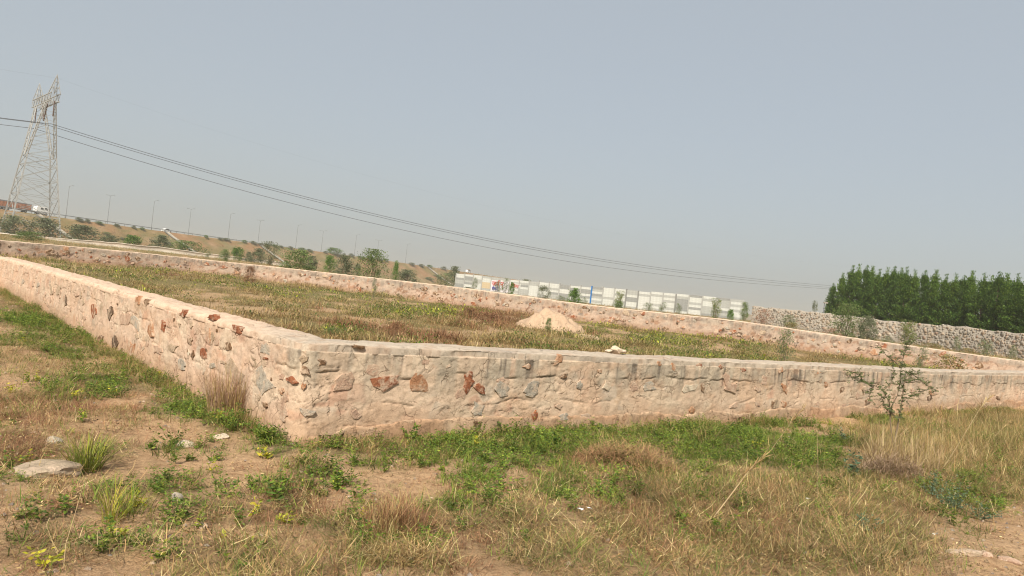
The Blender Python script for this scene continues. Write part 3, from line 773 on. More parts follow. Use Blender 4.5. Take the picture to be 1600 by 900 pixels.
# ------------------------------------------------------------------ vehicles
def wheel(parent, x, y, r=.32, w=.22):
    m = MB(); n = 14
    V = []; 
    for yy in (y - w / 2, y + w / 2):
        for k in range(n): V.append((x + r * math.cos(2 * PI * k / n), yy, r + r * math.sin(2 * PI * k / n)))
    m.add(V, [tuple(range(n - 1, -1, -1)), tuple(range(n, 2 * n))] + [(k, (k + 1) % n, n + (k + 1) % n, n + k) for k in range(n)])
    o = m.build('wheel', MAT['rubber'], parent)
    m2 = MB(); sgn = -1 if y < 0 else 1
    V = [(x + r * .55 * math.cos(2 * PI * k / 10), y + sgn * (w / 2 + .01), r + r * .55 * math.sin(2 * PI * k / 10)) for k in range(10)]
    V += [(x, y + sgn * (w / 2 + .04), r)]
    m2.add(V, [(k, (k + 1) % 10, 10) for k in range(10)]); m2.build('rim', MAT['steel'], o)

def car(px, o, flip, label, van=False):
    t = ray_hw(px, o); p = hw(t, o)
    L = empty('car' if not van else 'van', (p[0], p[1], float(crest(t)) + .02), heading + (PI if flip else 0), label, 'car' if not van else 'van')
    if not van:
        body = [(-2.2, .3), (2.15, .3), (2.25, .55), (2.15, .78), (1.1, .92), (.5, 1.38), (-.7, 1.44), (-1.55, 1.0), (-2.15, .95), (-2.25, .6)]
        glass = [(1.0, .93), (.45, 1.33), (-.68, 1.38), (-1.4, 1.0)]
    else:
        body = [(-2.5, .35), (2.4, .35), (2.5, .8), (2.3, 1.1), (1.7, 1.9), (-2.4, 1.95), (-2.5, 1.2)]
        glass = [(2.15, 1.15), (1.62, 1.8), (-1.6, 1.8), (-1.6, 1.2)]
    MB().prism(body, -.82, .82).build('body', MAT['white_paint'], L)
    for s in (-1, 1): MB().prism(glass, s * .835 - .01, s * .835 + .01).build('side_window', MAT['glass'], L)
    for x in (-1.4, 1.4):
        for y in (-.78, .78): wheel(L, x, y)
    for y in (-.6, .6): MB().box(2.2, 2.3, y - .15, y + .15, .55, .7).build('headlight', MAT['signw'], L)
    if van:
        MB().box(-1.4, .9, -.6, .6, 1.96, 2.02).build('roof_rack', MAT['pole'], L)
        MB().box(-.8, .6, -.5, .5, 2.03, 2.5).build('roof_load', MAT['dark'], L)
car(256, -3.5, False, 'white saloon car driving on the embankment road above the pale drain')
car(729, -3.5, False, 'white van with a dark load on its roof, just above the white panel wall', True)

t = ray_hw(59, -3.5); p = hw(t, -3.5)
T_ = empty('truck', (p[0], p[1], float(crest(t)) + .02), heading, 'truck with white cab and long rust orange trailer on the embankment road', 'truck')
cabm = [(-2.3, .8), (2.1, .6), (2.2, 1.3), (2.0, 1.9), (1.5, 3.0), (-1.9, 3.15), (-2.3, 2.6)]
cab = MB().prism(cabm, -1.2, 1.2).build('cab', MAT['white_paint'], T_)
for s in (-1, 1):
    MB().prism([(1.75, 1.95), (1.35, 2.75), (.5, 2.75), (.5, 1.95)], s * 1.22 - .01, s * 1.22 + .01).build('window', MAT['glass'], cab)
    MB().prism([(.1, 2.0), (.1, 2.6), (-.9, 2.6), (-.9, 2.0)], s * 1.22 - .01, s * 1.22 + .01).build('window', MAT['glass'], cab)
MB().box(-15.5, 2.2, -.5, .5, .75, .98).build('chassis', MAT['dark'], T_)
tr = MB().box(-17.5, -4.2, -1.25, 1.25, 1.25, 3.0).build('trailer', MAT['rust'], T_)
for x in np.arange(-17.2, -4.2, 1.05):
    for s in (-1, 1): MB().box(x - .06, x + .06, s * 1.3 - .05, s * 1.3 + .05, 1.2, 3.02).build('stake', MAT['rust'], tr)
MB().prism([(-17.5, 3.02), (-4.2, 3.02), (-4.4, 3.35), (-17.4, 3.45)], -1.2, 1.2).build('tarpaulin', MAT['tarp'], tr)
for x in (1.2, -1.2, -6.0, -12, -13.3, -14.6):
    for y in (-1.05, 1.05): wheel(T_, x, y, .5, .3)

# ------------------------------------------------------------------ lattice tower and line
def tower(loc, rz, label):
    T = empty('lattice_tower', loc, rz, label, 'pylon', 'pylons of the power line')
    S = MAT['steel']; B0 = 4.5; B1 = 2.5; ZW = 16.5; ZC = 27.0; w = .19
    def hx(z): return B0 + (B1 - B0) * (z / ZW)
    lv = [0, 4.6, 8.6, 11.8, 14.6, ZW]
    for sx in (-1, 1):
        for sy in (-1, 1):
            MB().bar((sx * B0, sy * B0, -.4), (sx * B1, sy * B1, ZW), w * 1.25, w).build('leg', S, T)
    for k in range(5):
        for a in range(4):
            ca, sa = [(1, 0), (0, 1), (-1, 0), (0, -1)][a]
            def pt(s, z): h = hx(z); return (ca * h - sa * s * h, sa * h + ca * s * h, z)
            m = MB()
            z0, z1 = lv[k], lv[k + 1]; zm = (z0 + z1) / 2
            m.bar(pt(-1, z0), pt(1, z1), .085); m.bar(pt(1, z0), pt(-1, z1), .085); m.bar(pt(-1, z1), pt(1, z1), .08)
            if k < 3:
                mid = tuple((np.array(pt(-1, z1)) + np.array(pt(1, z1))) / 2)
                for s in (-1, 1):
                    m.bar(pt(s, zm), pt(s * .5, z0 + (z1 - z0) * .25), .055); m.bar(pt(s, zm), pt(s * .5, z0 + (z1 - z0) * .75), .055)
                m.bar(pt(-.5, z0 + (z1 - z0) * .75), pt(.5, z0 + (z1 - z0) * .75), .05)
            m.build('face_bracing', S, T)
    # two columns opening outwards from the waist to the bridge (x is the cross-arm direction)
    for s in (-1, 1):
        col = []
        for sy in (-1, 1):
            o0 = np.array((s * B1, sy * B1, ZW)); o1 = np.array((s * 5.0, sy * .75, ZC))
            i0 = np.array((s * .15, sy * B1, ZW)); i1 = np.array((s * 3.4, sy * .75, ZC))
            MB().bar(o0, o1, w * .9).build('column_chord', S, T); MB().bar(i0, i1, w * .8).build('column_chord', S, T)
            m = MB(); n = 6
            for k in range(n):
                a, b = k / n, (k + 1) / n
                m.bar(o0 + (o1 - o0) * a, i0 + (i1 - i0) * b, .07); m.bar(i0 + (i1 - i0) * a, o0 + (o1 - o0) * b, .07); m.bar(o0 + (o1 - o0) * b, i0 + (i1 - i0) * b, .06)
            m.build('column_lacing', S, T)
        m = MB(); o0 = np.array((s * B1, -B1, ZW)); o1 = np.array((s * 5.0, -.75, ZC)); q0 = o0 * (1, -1, 1); q1 = o1 * (1, -1, 1)
        for k in range(6):
            a, b = k / 6, (k + 1) / 6
            m.bar(o0 + (o1 - o0) * a, q0 + (q1 - q0) * b, .06); m.bar(q0 + (q1 - q0) * b, o0 + (o1 - o0) * b, .06)
        m.build('column_lacing', S, T)
    for sy in (-1, 1):
        for z in (ZC, ZC + 1.7): MB().bar((-7.6, sy * .75, z if z == ZC else z - .2), (7.6, sy * .75, z if z == ZC else z - .2), w * .8).build('crossarm_chord', S, T)
    m = MB(); n = 14
    for k in range(n):
        x0 = -7.6 + 15.2 * k / n; x1 = x0 + 15.2 / n
        for sy in (-1, 1):
            a, b = (ZC, ZC + 1.5) if k % 2 else (ZC + 1.5, ZC)
            m.bar((x0, sy * .75, a), (x1, sy * .75, b), .07); m.bar((x0, sy * .75, ZC), (x0, sy * .75, ZC + 1.5), .05)
        m.bar((x0, -.75, ZC), (x1, .75, ZC), .06); m.bar((x0, -.75, ZC + 1.5), (x0, .75, ZC + 1.5), .05)
    m.build('crossarm_lacing', S, T)
    for s in (-1, 1):
        m = MB(); top = (s * 7.0, 0, ZC + 5.2)
        for x in (s * 4.9, s * 7.6):
            for sy in (-1, 1): m.bar((x, sy * .75, ZC + 1.5), top, .12, .08)
        for f in (.33, .62):
            c4 = [np.array((x, sy * .75, ZC + 1.5)) * (1 - f) + np.array(top) * f for x, sy in ((s * 4.9, -1), (s * 4.9, 1), (s * 7.6, 1), (s * 7.6, -1))]
            for k in range(4): m.bar(c4[k], c4[(k + 1) % 4], .06); m.bar(c4[k], np.array((s * 6.2, 0, ZC + 1.5)), .045)
        m.build('earth_wire_peak', S, T)
        MB().tube([(s * 7.2, 0, ZC), (s * 7.2, 0, ZC - 3.0)], .11, .11, 6).build('insulator', MAT['insul'], T)
        MB().tube([(s * 2.0, 0, ZC), (0, 0, ZC - 3.2)], .13, .13, 6).build('insulator', MAT['insul'], T)
    return T
TD = 150.0
d = ray(47, 366); T1 = np.array([d[0] / d[1] * TD, TD])
arm = np.array([.70, -.714]); arz = math.atan2(arm[1], arm[0])
z1 = float(G0(*T1))
tower((T1[0], T1[1], z1), arz, 'tall grey lattice steel pylon at the left in front of the highway embankment')

def wire(pts_px, D_of, p_start, name_label, pre):
    pass
# conductors: plan lines from the tower, heights from the sight lines in the photograph
T2 = np.array([258., 430.])
lineD = (T2 - T1) / np.linalg.norm(T2 - T1)
def run(off, zs, pts, label, left_py, rad=.046, deg=3, add=0):
    a = T1 + arm * off; b = T2 + arm * off
    L = np.linalg.norm(b - a); us = [0.0]; zz = [zs]
    for px, py in pts:
        d = ray(px, py); A = np.array([[d[0], -(b - a)[0]], [d[1], -(b - a)[1]]]); s, u = np.linalg.solve(A, a)
        us.append(u); zz.append(EYE[2] + d[2] * s)
    us = np.array(us + [1.0]); zz = np.array(zz + [27.0]); w = np.ones(len(us)); w[0] = 6
    co = np.polyfit(us, zz, min(deg, len(us) - 1), w=w)
    P = [np.array([*(a + (b - a) * u), np.polyval(co, u) + add]) for u in np.linspace(0, 1, 70)]
    # span running off to the left
    c_ = a - lineD * 260; zt = zs
    Lf = [np.array([*(a - lineD * 260 * u), zs + add - 22 * u + 22 * u * u]) for u in np.linspace(1, 0, 40)]
    V = []; n = 4; allp = Lf[:-1] + P
    for k, p in enumerate(allp):
        q = allp[min(k + 1, len(allp) - 1)] - allp[max(k - 1, 0)]; q /= np.linalg.norm(q)
        u = np.cross(q, (0, 0, 1)); u /= np.linalg.norm(u); v = np.cross(q, u)
        for i in range(n): V.append(p + (u * math.cos(i * PI / 2) + v * math.sin(i * PI / 2)) * rad * (1 + .0 * k))
    Q = [(k * n + i, k * n + (i + 1) % n, (k + 1) * n + (i + 1) % n, (k + 1) * n + i) for k in range(len(allp) - 1) for i in range(n)]
    o = mobj('power_line', V, Q, MAT['wire']); tag(o, label, 'wire', 'overhead power lines')
    return P[-1]
e1 = run(7.2, 24.3, [(330, 262), (475, 300), (700, 358), (885, 400), (1020, 421), (1290, 443)], 'topmost of the three thick conductors leaving the pylon', 0)
run(0, 25.0, [(325, 264), (458, 300), (700, 360), (875, 401), (994, 421), (1290, 446)], 'middle one of the three thick conductors leaving the pylon', 0)
run(-7.2, 24.6, [(200, 243), (400, 301), (700, 371), (820, 400), (956, 421), (1290, 450)], 'lowest of the three thick conductors, clear below the other two', 0)
run(7.0, 24.3, [(330, 262), (475, 300), (700, 358), (885, 400), (1020, 421), (1290, 443)], 'faint thin earth wire from the nearer tip of the pylon', 0, .006, 3, 9.0)
tower((T2[0], T2[1], 1.3), arz, 'far lattice pylon hidden behind the dense tree row')

# ------------------------------------------------------------------ white precast panel wall
WA = np.array(at(711, 449, 160)[:2]); WB = np.array(at(1161, 499, 122)[:2])
wl = np.linalg.norm(WB - WA); wd = (WB - WA) / wl; wz = math.atan2(wd[1], wd[0]); NB = 26; bay = wl / NB
pw = empty('panel_wall', (WA[0], WA[1], 1.3), wz, 'long whitewashed precast panel wall standing beyond the field', 'wall')
r = np.random.default_rng(12)
plank = {}
def plank_mesh(mt):
    if mt not in plank:
        m = MB(); L = bay - .16
        m.prism([(0, .01), (.0, .405), (0, .41), (L, .41), (L, .0), (0, 0)], -.03, .03)
        o = m.build('plank', MAT[mt]); plank[mt] = o.data; bpy.data.objects.remove(o)
    return plank[mt]
for k in range(NB):
    top = 8 - (0 if k < 19 else 0); x0 = k * bay
    zo = .05 * math.sin(k * .9) + (.20 if k >= 19 else 0) + (-.16 if 6 <= k <= 13 else 0)
    whole = r.random() < .2 or k in (15, 16, 19, 20)
    for j in range(8):
        y0 = .0; mt = 'panelw'
        if k == 3 and j in (2, 3, 4, 5): mt = 'panelo' if j < 5 else 'panelw'
        elif not whole and r.random() < .5: mt = r.choice(['panelg', 'panell'])
        elif r.random() < (.18 if k >= 19 else .12): mt = 'panell'
        if k in (1, 11, 12, 13) and j in (3, 6) : mt = 'panelg'
        o = bpy.data.objects.new('plank', plank_mesh(mt)); o.location = (x0 + .08, r.uniform(-.012, .012), -.05 + j * .418 + zo); link(o, pw)
posts = {}
for k in range(NB + 1):
    x0 = k * bay; mt = 'bluep' if k == 14 else ('postd' if k in (17, 18, 21) else 'post')
    if mt not in posts:
        m = MB(); w_ = .1 if mt != 'postd' else .12
        m.box(-w_, w_, -.10, .06, -.4, 3.35); m.box(-w_ * .8, w_ * .8, -.08, .04, 3.35, 3.4); o = m.build('post', MAT[mt]); posts[mt] = o.data; bpy.data.objects.remove(o)
    o = bpy.data.objects.new('post', posts[mt]); o.location = (x0, -.02, .1 * math.sin(k * .9)); link(o, pw)
    if mt == 'bluep': o['label'] = 'bright blue painted post'; o.location.y = -.12
# painted notice on the panels
def text_mesh(s, size, mat, loc, name='painted_lettering'):
    cu = bpy.data.curves.new('t', 'FONT'); cu.body = s; cu.size = size; cu.extrude = .006; cu.offset = .035 * size
    o = bpy.data.objects.new('t', cu); sc.collection.objects.link(o)
    bpy.context.view_layer.update()
    me = bpy.data.meshes.new_from_object(o.evaluated_get(bpy.context.evaluated_depsgraph_get()))
    bpy.data.objects.remove(o); me.materials.clear(); me.materials.append(mat); me.name = name
    ob = bpy.data.objects.new(name, me); ob.location = loc; ob.rotation_euler = (PI / 2, 0, 0); link(ob, pw)
    return ob
nb = MB().box(0, 5.2, -.055, -.02 - .02, 0, 2.3).build('painted_notice', MAT['signw'], pw); nb.location = (bay * 4 + .1, 0, .35)
nb['label'] = 'white painted notice with red and dark blue lettering'
for ch in (('जमीन', 1.35, 'signr', (.3, -.075, 1.15)), ('बेचने', .95, 'signb', (.35, -.075, .25))):
    try:
        o = text_mesh(ch[0], ch[1], MAT[ch[2]], ch[3]); o.parent = nb
    except Exception as ex: print('text', ex)
nb2 = MB().box(0, 2.6, -.07, -.045, 0, .9).build('painted_notice', MAT['panelw'], pw); nb2.location = (bay * 6 + .2, 0, 1.55); nb2['label'] = 'faded patch with red lettering'
o = text_mesh('बिकाऊ', .85, MAT['signr'], (.1, -.09, .1)); o.parent = nb2

# ------------------------------------------------------------------ rubble wall on the right
RW = [(1174, 498, 98), (1280, 510, 86), (1400, 528, 76), (1500, 540, 67), (1600, 552, 59), (1760, 570, 50)]
RTOP = [478, 488, 503, 510, 522, 541]
rp = np.array([at(px, py, D) for px, py, D in RW]); rt = []
for (px, py, D), ty in zip(RW, RTOP):
    d = ray(px, ty); rt.append(EYE[2] + d[2] / d[1] * D)
seg = np.hypot(*np.diff(rp[:, :2], axis=0).T); cs = np.concatenate([[0], np.cumsum(seg)])
sf = np.arange(0, cs[-1], .25)
ro = np.stack([np.interp(sf, cs, rp[:, i]) for i in range(2)], -1); rtop = np.interp(sf, cs, rt) + (vn(sf * .8, 0 * sf, 5) - .5) * .18
rtn = np.gradient(ro, axis=0); rtn /= np.linalg.norm(rtn, axis=1)[:, None]; rn = np.stack([rtn[:, 1], -rtn[:, 0]], -1)
if rn[0] @ (-ro[0]) < 0: rn = -rn
rb = G0(ro[:, 0], ro[:, 1])
rwall = empty('rubble_wall', (ro[len(ro) // 2, 0], ro[len(ro) // 2, 1], rb[len(rb) // 2]), 0, 'taller unplastered grey rubble wall in front of the dense tree row', 'stone wall')
V = []; n5 = 5
for k in range(len(sf)):
    p = ro[k]; qn = rn[k]
    for off, z in ((0, rb[k] - .5), (0, rtop[k] - .05), (-.25, rtop[k]), (-.5, rtop[k] - .05), (-.5, rb[k] - .5)):
        V.append((p[0] + qn[0] * off, p[1] + qn[1] * off, z))
Q = [(k * 5 + i, (k + 1) * 5 + i, (k + 1) * 5 + i + 1, k * 5 + i + 1) for k in range(len(sf) - 1) for i in range(4)] 
cap = [0, 1, 2, 3, 4]
V = np.array(V); col = np.ones((len(V), 3)) * np.array([.38, .335, .28])
mobj('mortar_core', local(V, rwall), Q, MAT['mort'], rwall, col=col, uv=np.stack([np.repeat(sf, 5), np.tile([0, 1.5, 2, 2.5, 4], len(sf))], -1))
VV = []; TT = []; CC = []; r = np.random.default_rng(5)
pal = np.array([[.40, .38, .34], [.50, .47, .42], [.33, .32, .30], [.44, .30, .20], [.40, .20, .13], [.50, .38, .27], [.22, .20, .18], [.58, .54, .48]])
nst = 0
for k in range(0, int(cs[-1] / .30)):
    s0 = k * .30; i = min(int(s0 / .25), len(sf) - 1)
    H = rtop[i] - rb[i]; nrow = int(H / .21)
    for jx in range(-1, nrow + 1):
        w = .14 + .5 * r.random() ** 1.8; h = w * r.uniform(.5, .9)
        sx = s0 + r.uniform(-.15, .15) + (.15 if jx % 2 else 0); z = rb[i] + .1 + jx * .21 + r.uniform(-.06, .06)
        if z + h / 2 > rtop[i] + .06: continue
        n = 7; a = (np.arange(n) + r.uniform(-.3, .3, n)) / n * 2 * PI; rad = r.uniform(.75, 1.15, n)
        j2 = min(max(int(sx / .25), 0), len(sf) - 1); c0 = np.array([*(ro[j2] + rtn[j2] * (sx - sf[j2])), z]); ax = np.array([*rtn[j2], 0]); nn = np.array([*rn[j2], 0])
        dp = r.uniform(.005, .035); b0 = len(VV) and sum(len(v) for v in VV)
        ring0 = [c0 + ax * math.cos(t) * q_ * w / 2 + np.array([0, 0, 1]) * math.sin(t) * q_ * h / 2 - nn * .05 for t, q_ in zip(a, rad)]
        ring1 = [c0 + ax * math.cos(t) * q_ * w / 2 * .8 + np.array([0, 0, 1]) * math.sin(t) * q_ * h / 2 * .8 + nn * dp for t, q_ in zip(a, rad)]
        VV.append(np.array(ring0 + ring1 + [c0 + nn * dp * 1.1])); b = nst * 15; nst += 1
        for q_ in range(n):
            q2 = (q_ + 1) % n; TT += [(b + q_, b + q2, b + 7 + q2), (b + q_, b + 7 + q2, b + 7 + q_), (b + 7 + q_, b + 7 + q2, b + 14)]
        cc = (pal[r.choice(8, p=[.18, .12, .16, .15, .05, .22, .07, .05])] * .42 + np.array([.40, .345, .28]) * .58) * r.uniform(.72, 1.18); CC.append(np.tile(cc, (15, 1)))
V = np.concatenate(VV); st_ = mobj('stone', local(V, rwall), np.array(TT), MAT['sand'], rwall, col=np.concatenate(CC), uv=np.stack([V[:, 0] + V[:, 1], V[:, 2]], -1)); tag(st_, kind='stuff')

# pale low wall at the far left
PWp = [(-60, 360, 112), (77, 371, 114), (160, 377, 117), (250, 386, 120), (325, 396, 123), (400, 405, 126), (446, 410, 128)]
pp = []
for px, py, D in PWp:
    d = ray(px, py); pp.append(EYE + d * D / d[1])
pp = np.array(pp); seg = np.hypot(*np.diff(pp[:, :2], axis=0).T); cs = np.concatenate([[0], np.cumsum(seg)]); sf = np.arange(0, cs[-1], .3)
po = np.stack([np.interp(sf, cs, pp[:, i]) for i in range(3)], -1); tn2 = np.gradient(po[:, :2], axis=0); tn2 /= np.linalg.norm(tn2, axis=1)[:, None]; n2_ = np.stack([tn2[:, 1], -tn2[:, 0]], -1)
b2 = G0(po[:, 0], po[:, 1]); V = []; 
for k in range(len(sf)):
    for off, z in ((.0, b2[k] - .4), (.0, b2[k] + .3), (.02, po[k, 2] - .1), (.03, po[k, 2] - .1), (.03, po[k, 2]), (-.45, po[k, 2]), (-.45, b2[k] - .4)):
        V.append((po[k, 0] + n2_[k, 0] * off, po[k, 1] + n2_[k, 1] * off, z + (vn(sf[k] * .7, 0, 4) - .5) * .12))
Q = [(k * 7 + i, (k + 1) * 7 + i, (k + 1) * 7 + i + 1, k * 7 + i + 1) for k in range(len(sf) - 1) for i in range(6)]
V = np.array(V); col = np.ones((len(V), 3)) * np.array([.58, .52, .45]) * (.8 + .3 * vn(np.repeat(sf, 7) * .6, 0 * V[:, 0], 8))[:, None]
lw = mobj('plastered_wall', V, Q, MAT['pale_wall'], col=col, uv=np.stack([np.repeat(sf, 7), V[:, 2]], -1)); tag(lw, 'low pale plastered wall below the embankment bushes at left', 'wall')

# ------------------------------------------------------------------ heaps and rocks
def heap(name, loc, rx, ry, h, mat, col, seed, label, cat, rim=.15, n=48, rings=22, p=1.5, group=None):
    V = []; th = np.linspace(0, 2 * PI, n, endpoint=False)
    for k in range(rings):
        f = 1 - k / (rings - 1)
        for t in th:
            wob = 1 + .25 * (vn(np.cos(t) * 1.7 + 5, np.sin(t) * 1.7 + 5, seed) - .5)
            x = math.cos(t) * f * rx * wob; y = math.sin(t) * f * ry * wob
            z = h * (1 - f ** p) ** 1.1 if f < 1 else -.08
            z += (fbm(x * 2.6, y * 2.6, seed + 1) - .5) * h * .75 * min(1, f * 3 + .3) + (fbm(x * 14, y * 14, seed + 2) - .5) * .05 * min(h, 1)
            V.append((x, y, float(z)))
    Q = [(k * n + i, k * n + (i + 1) % n, (k + 1) * n + (i + 1) % n, (k + 1) * n + i) for k in range(rings - 1) for i in range(n)]
    V = np.array(V); c = np.ones((len(V), 3)) * np.array(col) * (.85 + .3 * fbm(V[:, 0] * 4, V[:, 1] * 4, seed + 3))[:, None]
    o = mobj(name, V, Q, mat, col=c, uv=V[:, :2] * 1.0, smooth=True); o.location = loc
    return tag(o, label, cat, group)
mx, my, mz = at(864, 508, 31)
heap('sand_heap', (mx, my, mz - .05), 1.46, 1.2, .76, MAT['sand'], (.45, .325, .225), 3, 'pale sand heap in the middle of the grassy field', 'heap', p=1.9)
mx, my, mz = at(925, 520, 28.6)
heap('sand_heap', (mx - .2, my, mz - .03), .9, .8, .12, MAT['sand'], (.47, .35, .23), 8, 'thin spread of spilled sand at the right foot of the sand heap', 'heap')
mx, my, mz = at(445, 478, 30)
def boulder(px, py, D, w, h, d, mat, seed, label, z=None, loc=None, name='rock', cat='rock', group=None):
    r = np.random.default_rng(seed)
    import bmesh
    bm = bmesh.new(); bmesh.ops.create_icosphere(bm, subdivisions=3, radius=1)
    for v in bm.verts:
        p = v.co.copy(); k = 1
        for a in range(9):
            pass
        v.co = p
    planes = [(Vector(r.normal(size=3)).normalized(), r.uniform(.62, .9)) for _ in range(12)]
    for v in bm.verts:
        for nn, dd in planes:
            e = v.co.dot(nn) - dd
            if e > 0: v.co -= nn * e
        s = 1 + (float(fbm(v.co.x * 2 + 9, v.co.y * 2 + v.co.z * 3, seed)) - .5) * .25
        v.co = Vector((v.co.x * w / 2 * s, v.co.y * d / 2 * s, v.co.z * h * .6 * s))
    me = bpy.data.meshes.new(name); bm.to_mesh(me); bm.free(); me.materials.append(mat)
    o = bpy.data.objects.new(name, me); o.rotation_euler = (0, 0, r.uniform(-.5, .5))
    if loc is None:
        x, y, zz = hit(px, py); loc = (x, y, zz + h * .12)
    o.location = loc; link(o); return tag(o, label, cat, group)
# rubble lying on the coping
a_, b_ = None, None
p = on_wall(960, 556, 'R'); 
for (px, w, h, sd, lb) in ((998, .20, .10, 31, 'bigger cream stone lying on the far edge of the right wall coping'), (1010, .13, .05, 32, 'smaller cream stone at the right of the bigger one on the coping'), (988, .11, .04, 33, 'flat cream stone left of the bigger one on the coping')):
    q_ = on_wall(px, 556, 'R'); q_ = q_[:2] + dL * .42
    boulder(0, 0, 0, w, h, .14, MAT['white'], sd, lb, loc=(q_[0], q_[1], HW + .03 + h * .35))
boulder(76, 738, 0, .46, .12, .40, MAT['boulder'], 41, 'large grey boulder half sunk in the sand at left')
boulder(84, 690, 0, .16, .07, .12, MAT['blue'], 42, 'smaller bluish stone just behind the large grey boulder')
boulder(290, 693, 0, .17, .07, .12, MAT['white'], 43, 'pale broken stone on bare sand near the wall corner')
boulder(346, 683, 0, .20, .05, .14, MAT['white'], 44, 'flat pale stone on sand close to the leafy weeds by the corner')
boulder(275, 779, 0, .10, .09, .08, MAT['grey'], 45, 'small rounded grey stone among weeds in the left foreground')
boulder(315, 818, 0, .10, .04, .08, MAT['pink'], 46, 'small pinkish stone on sand below the grey stone')
boulder(1518, 868, 0, .26, .06, .17, MAT['tan'], 47, 'larger flat stone at the edge of the gravelly track')
boulder(1538, 872, 0, .12, .05, .10, MAT['pink'], 48, 'small pink stone right of the larger flat stone on the track')
boulder(1492, 865, 0, .14, .06, .12, MAT['tan'], 49, 'small tan stone left of the larger flat stone on the track')
boulder(1578, 880, 0, .18, .05, .14, MAT['pink'], 50, 'flat stone nearest the right edge of the gravelly track')

# ------------------------------------------------------------------ plants
pal_ = lambda *c: np.array(c, float)
GREENL = pal_((.135, .215, .03), (.10, .17, .028), (.18, .25, .035), (.075, .13, .028), (.22, .26, .04))
YELLOW = pal_((.50, .48, .04), (.36, .37, .04), (.27, .31, .04), (.58, .48, .06))
STRAWC = pal_((.42, .31, .13), (.33, .235, .095), (.54, .43, .22), (.25, .16, .07), (.40, .25, .11))
BROWNC = pal_((.27, .13, .065), (.20, .09, .045), (.34, .19, .10), (.38, .23, .13))
OLIVE = pal_((.16, .175, .04), (.22, .215, .055), (.12, .14, .035), (.30, .26, .09))
BLUEG = pal_((.12, .18, .11), (.10, .155, .09), (.16, .22, .13))
DKG = pal_((.055, .11, .02), (.07, .135, .022), (.10, .18, .03), (.06, .12, .02), (.13, .21, .035))
GGB = pal_((.14, .165, .09), (.17, .19, .10), (.12, .145, .08), (.20, .205, .12))
BRG = pal_((.14, .20, .06), (.17, .23, .07), (.10, .16, .045), (.20, .24, .09))

def blades(rng, n, R, h, w, lean, bend, pal, segs=2, base=None):
    ph = rng.uniform(0, 2 * PI, n); rad = R * np.sqrt(rng.uniform(0, 1, n))
    p0 = np.stack([rad * np.cos(ph), rad * np.sin(ph), np.full(n, -.01)], -1) if base is None else base
    az = ph + rng.normal(0, .9, n); th = rng.uniform(lean[0], lean[1], n); bd = rng.uniform(bend[0], bend[1], n)
    hh = rng.uniform(h[0], h[1], n); ww = rng.uniform(w[0], w[1], n)
    side = np.stack([-np.sin(az), np.cos(az), 0 * az], -1)
    pts = [p0]; t = th
    for k in range(segs):
        d = np.stack([np.sin(t) * np.cos(az), np.sin(t) * np.sin(az), np.cos(t)], -1); pts.append(pts[-1] + d * (hh / segs)[:, None]); t = t + bd
    rows = []
    for k in range(segs):
        f = 1 - .35 * k / segs
        rows += [pts[k] - side * (ww * f / 2)[:, None], pts[k] + side * (ww * f / 2)[:, None]]
    rows.append(pts[-1])
    V = np.stack(rows, 1); m = V.shape[1]          # (n,m,3)
    T = []
    for k in range(segs - 1): a = 2 * k; T += [(a, a + 1, a + 3), (a, a + 3, a + 2)]
    a = 2 * (segs - 1); T.append((a, a + 1, a + 2)); T = np.array(T)
    F_ = (T[None] + (np.arange(n) * m)[:, None, None]).reshape(-1, 3)
    c = pal[rng.integers(0, len(pal), n)] * rng.uniform(.8, 1.2, (n, 1)); C = np.repeat(c[:, None, :], m, 1)
    V = V.copy(); V[..., 2] = np.maximum(V[..., 2], -.01 + .012 * rng.random((n, 1)))
    return V.reshape(-1, 3), F_, C.reshape(-1, 3)

def leaves(rng, cen, d, size, pal, wr=.45, jit=.6):
    n = len(cen); dd = d + rng.normal(0, jit, (n, 3)); dd /= np.linalg.norm(dd, axis=1)[:, None]
    s = np.cross(dd, rng.normal(0, 1, (n, 3)) + np.array([0, 0, 1.2])); s /= np.linalg.norm(s, axis=1)[:, None]
    L = rng.uniform(.7, 1.3, n)[:, None] * size
    V = np.stack([cen, cen + dd * L * .5 + s * L * wr / 2, cen + dd * L, cen + dd * L * .5 - s * L * wr / 2], 1)
    T = np.array([(0, 1, 2), (0, 2, 3)]); F_ = (T[None] + (np.arange(n) * 4)[:, None, None]).reshape(-1, 3)
    c = pal[rng.integers(0, len(pal), n)] * rng.uniform(.75, 1.25, (n, 1))
    return V.reshape(-1, 3), F_, np.repeat(c, 4, 0)

def join(parts):
    V = []; T = []; C = []; b = 0
    for v, t, c in parts: V.append(v); T.append(t + b); C.append(c); b += len(v)
    return np.concatenate(V), np.concatenate(T), np.concatenate(C)

def weed(rng, nst, H, spread, leaf, nl, pal, stempal, up=.35):
    parts = []; 
    for s in range(nst):
        az = rng.uniform(0, 2 * PI); th = rng.uniform(.05, spread); L = H * rng.uniform(.6, 1.1)
        d = np.array([math.sin(th) * math.cos(az), math.sin(th) * math.sin(az), math.cos(th)])
        p0 = np.array([rng.normal(0, .012), rng.normal(0, .012), -.01]); t = np.sort(rng.uniform(.15, 1, nl))
        sag = np.array([0, 0, -1]) * L * .12
        cen = p0 + d * (t * L)[:, None] + sag * (t ** 2)[:, None]
        out = rng.uniform(0, 2 * PI, nl); dv = np.stack([np.cos(out), np.sin(out), np.full(nl, up)], -1)
        parts.append(leaves(rng, cen, dv, leaf * (1.15 - .5 * t)[:, None], pal, .42, .25))
        side = np.array([-math.sin(az), math.cos(az), 0]) * .0022
        e = p0 + d * L + sag; V = np.array([p0 - side, p0 + side, e]); parts.append((V, np.array([[0, 1, 2]]), np.tile(stempal[0], (3, 1))))
    return join(parts)

